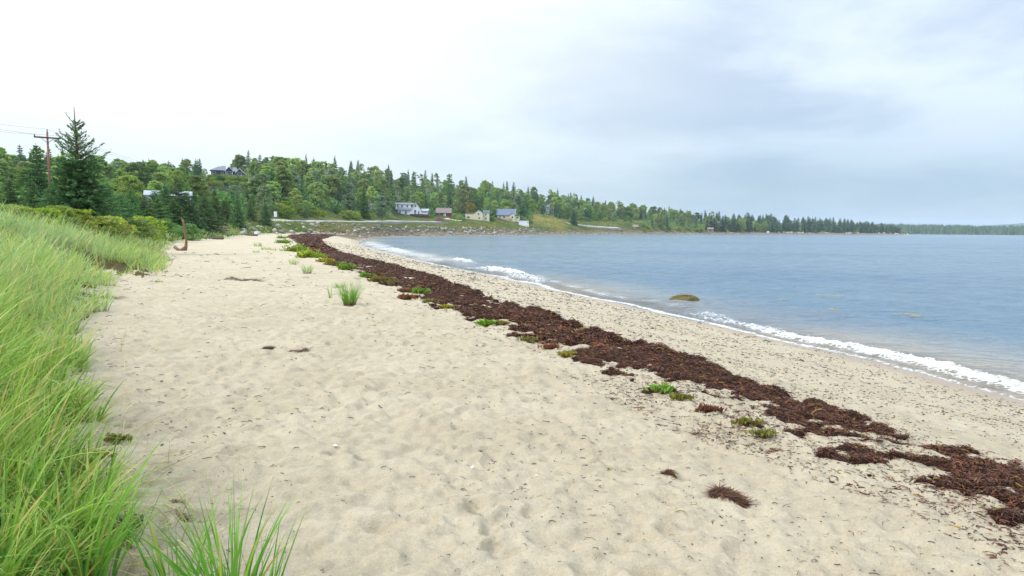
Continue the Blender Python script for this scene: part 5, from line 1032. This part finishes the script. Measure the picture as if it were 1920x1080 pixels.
for i, (px, py, s, lb) in enumerate([(627, 834, 9, 'white shell in the middle of the open sand'), (985, 903, 9, 'broken white shell in the foreground sand'), (1008, 893, 7, 'small white shell fragment right of the broken shell'), (885, 884, 7, 'white shell scrap left of the broken shell'), (1204, 945, 7, 'white shell chip left of the long foreground seaweed'), (822, 988, 8, 'white shell bits at the bottom of the sand')]):
    x, y = hit(px, py); z = float(height(np.array([x]), np.array([y]), fine=True)[0]); R = .75 * s / FPX * math.hypot(x, y); b = MB(); n = 9; vs = [(0, 0, R * .45)]
    for ring, q in ((.5, .36), (1., .05)): vs += [(math.cos(t) * R * ring * (1 + .15 * math.sin(5 * t + i)), math.sin(t) * R * ring * .75, R * q + .05 * R * (k2 % 2)) for k2, t in enumerate(np.linspace(-1.9, 1.9, n))]
    b.add(vs, [(0, j + 1, j + 2) for j in range(n - 1)] + [(j + 1, j + n + 1, j + n + 2, j + 2) for j in range(n - 1)]); b.build('shell', M_shell, None, True, loc=(x, y, z + .002), rot=(.2 * i, .1, i * 1.7), label=lb, cat='shell')
M_drift = simple('driftwood', (.24, .14, .085), .9, .25, 9, bump=.5); M_log = simple('rotten_log', (.10, .075, .06), .95, .3, 8, bump=.6)
x, y = hit(346, 470); z = float(height(np.array([x]), np.array([y]))[0]); s = .87 * math.hypot(x, y) / FPX      # metres per pixel there
e = empty('driftwood_stump', (x, y, z), 0, label='upright brown driftwood post with curled root foot on the sand', cat='driftwood')
MB().tube([(.5 * s, 0, -3 * s), (3 * s, 0, 8 * s), (4 * s, 0, 18 * s), (1.5 * s, 0, 38 * s), (-.5 * s, 0, 54 * s), (-1.5 * s, 0, 60 * s)], [3.6 * s, 3.0 * s, 2.5 * s, 2.1 * s, 1.8 * s, 2.2 * s], 10).build('post', M_drift, e, True)
MB().tube([(2 * s, -.1, 6 * s), (-4 * s, -.1, 1 * s), (-11 * s, -.1, 2 * s), (-18 * s, -.05, 7 * s), (-20 * s, 0, 5 * s)], [3.2 * s, 3.4 * s, 2.8 * s, 3.4 * s, 1.2 * s], 9).build('root', M_drift, e, True); MB().tube([(-1.5 * s, 0, 58 * s), (-4 * s, 0, 63 * s)], [1.4 * s, .8 * s], 6).build('snag', M_drift, e, True)
def log(px, py, lpx, rad, ang, label, mat, bury=.4):
    x, y = hit(px, py); z = float(height(np.array([x]), np.array([y]))[0]); s = math.hypot(x, y) / FPX; l = lpx * s / 2; rng = np.random.default_rng(int(px)); n = 9; t = np.linspace(-1, 1, n); P = [(math.cos(ang) * l * q, math.sin(ang) * l * q, rad * (1 - bury) + rng.normal(0, rad * .12)) for q in t]
    MB().tube(P, [rad * (1 - .35 * abs(q) ** 3) * rng.uniform(.85, 1.1) for q in t], 10).build('driftwood_log', mat, None, True, loc=(x, y, z), label=label, cat='driftwood')
log(405, 449, 26, .16, .1, 'grey driftwood log at the edge of the far dune grass', M_log); log(467, 442, 34, .16, -.2, 'dark driftwood log at the tip of the far dune', M_log); log(75, 905, 64, .09, .2, 'dark rotten log end showing through the near dune grass', M_log, .1); log(230, 990, 60, .04, .6, 'thin dark stick lying at the dune foot', M_log)
x, y = hit(352, 548)
# rock with rockweed and floating weed
def weedrock():
    x, y = at_z(1284, 562, 0); r = math.hypot(x, y); s = r / FPX; rng = np.random.default_rng(91); e = empty('tidal_rock', (x, y, 0), 0, label='rounded rock covered in olive rockweed standing in the shallow water', cat='rock')
    import bmesh as _b; bm = _b.new(); _b.ops.create_icosphere(bm, subdivisions=4, radius=1)
    for q in bm.verts: q.co *= 1 + .22 * float(gn(np.array([q.co.x * 1.6 + 3]), np.array([q.co.y * 1.6 + q.co.z]), 440)[0])
    m = bpy.data.meshes.new('stone'); bm.to_mesh(m); bm.free(); m.materials.append(M_weedrock); ob('stone', m, e, (0, 0, -3.5 * s), (0, 0, .3), (29 * s, 26 * s, 12.5 * s)); n = 900; a = rng.uniform(0, 6.28, n); u = rng.random(n) ** .5
    base = np.stack([np.cos(a) * u * 27 * s, np.sin(a) * u * 24 * s, np.sqrt(np.clip(1 - u ** 2, 0.0, 1)) * 12.2 * s - 3.6 * s], 1); base = base[base[:, 2] > -.02]; n = len(base); a = np.arctan2(base[:, 1], base[:, 0]); v, f, rr, t = blades(base, rng.uniform(.05, .13, n), np.full(n, .016), a, rng.uniform(.4, 1.0, n), rng, 3, rng.uniform(.9, 1.4, n)); ob('rockweed', mesh_np('rockweed', v, f, L_weed, False, {'rnd': rr}), e)
L_float = leafmat('floating_weed', (.34, .28, .06), (.55, .46, .11), .1, .1); L_weed = leafmat('rockweed', (.17, .13, .02), (.36, .28, .045), .1, .1); M_weedrock = simple('weedy_stone', (.12, .095, .03), .8, .3, 5)
weedrock()
for i, (px, py, w_, lb) in enumerate([(1560, 555, 52, 'largest patch of floating yellow seaweed off the beach'), (1705, 591, 54, 'long thin floating seaweed patch farthest right in the shallows'), (1466, 562, 18, 'tiny floating seaweed patch left of the largest one'), (1562, 581, 22, 'small floating seaweed patch below the largest one')]):
    x, y = at_z(px, py, .02); r = math.hypot(x, y); R = w_ / 2 / FPX * r; rng = np.random.default_rng(500 + i); n = 150; a = rng.uniform(0, 6.28, n); q = np.sqrt(rng.random(n)); base = np.stack([np.cos(a) * q * R * (.7 + .4 * np.sin(3 * a)), np.sin(a) * q * R * .9, .0 + 0 * a], 1); keepm = gn(base[:, 0] / R * 3, base[:, 1] / R * 3, 95 + i) > -.1; base = base[keepm]; n = len(base)
    v, f, rr, t = blades(base, rng.uniform(.1, .3, n), np.full(n, .04), rng.uniform(-.4, .4, n), np.full(n, 1.5), rng, 3); v[:, 2] = .045 + .006 * rng.random(len(v)); ob('floating_seaweed', mesh_np('floating_seaweed', v, f, L_float, False, {'rnd': rr}), None, (x, y, 0), label=lb, cat='seaweed')

# ------------------------------------------------------------------ haze: damp air over the bay
k = NT('damp_air'); pv = k.n('ShaderNodeVolumePrincipled'); pv.inputs['Color'].default_value = (.80, .90, 1.0, 1); pv.inputs['Density'].default_value = 0.00011; pv.inputs['Anisotropy'].default_value = .1; k.L.new(pv.outputs[0], k.out.inputs['Volume'])
MB().box(-7100, 7100, -7100, 7100, -6, 125).build('haze', k.m, label='thin blue haze over the bay', cat='haze', kind='stuff')
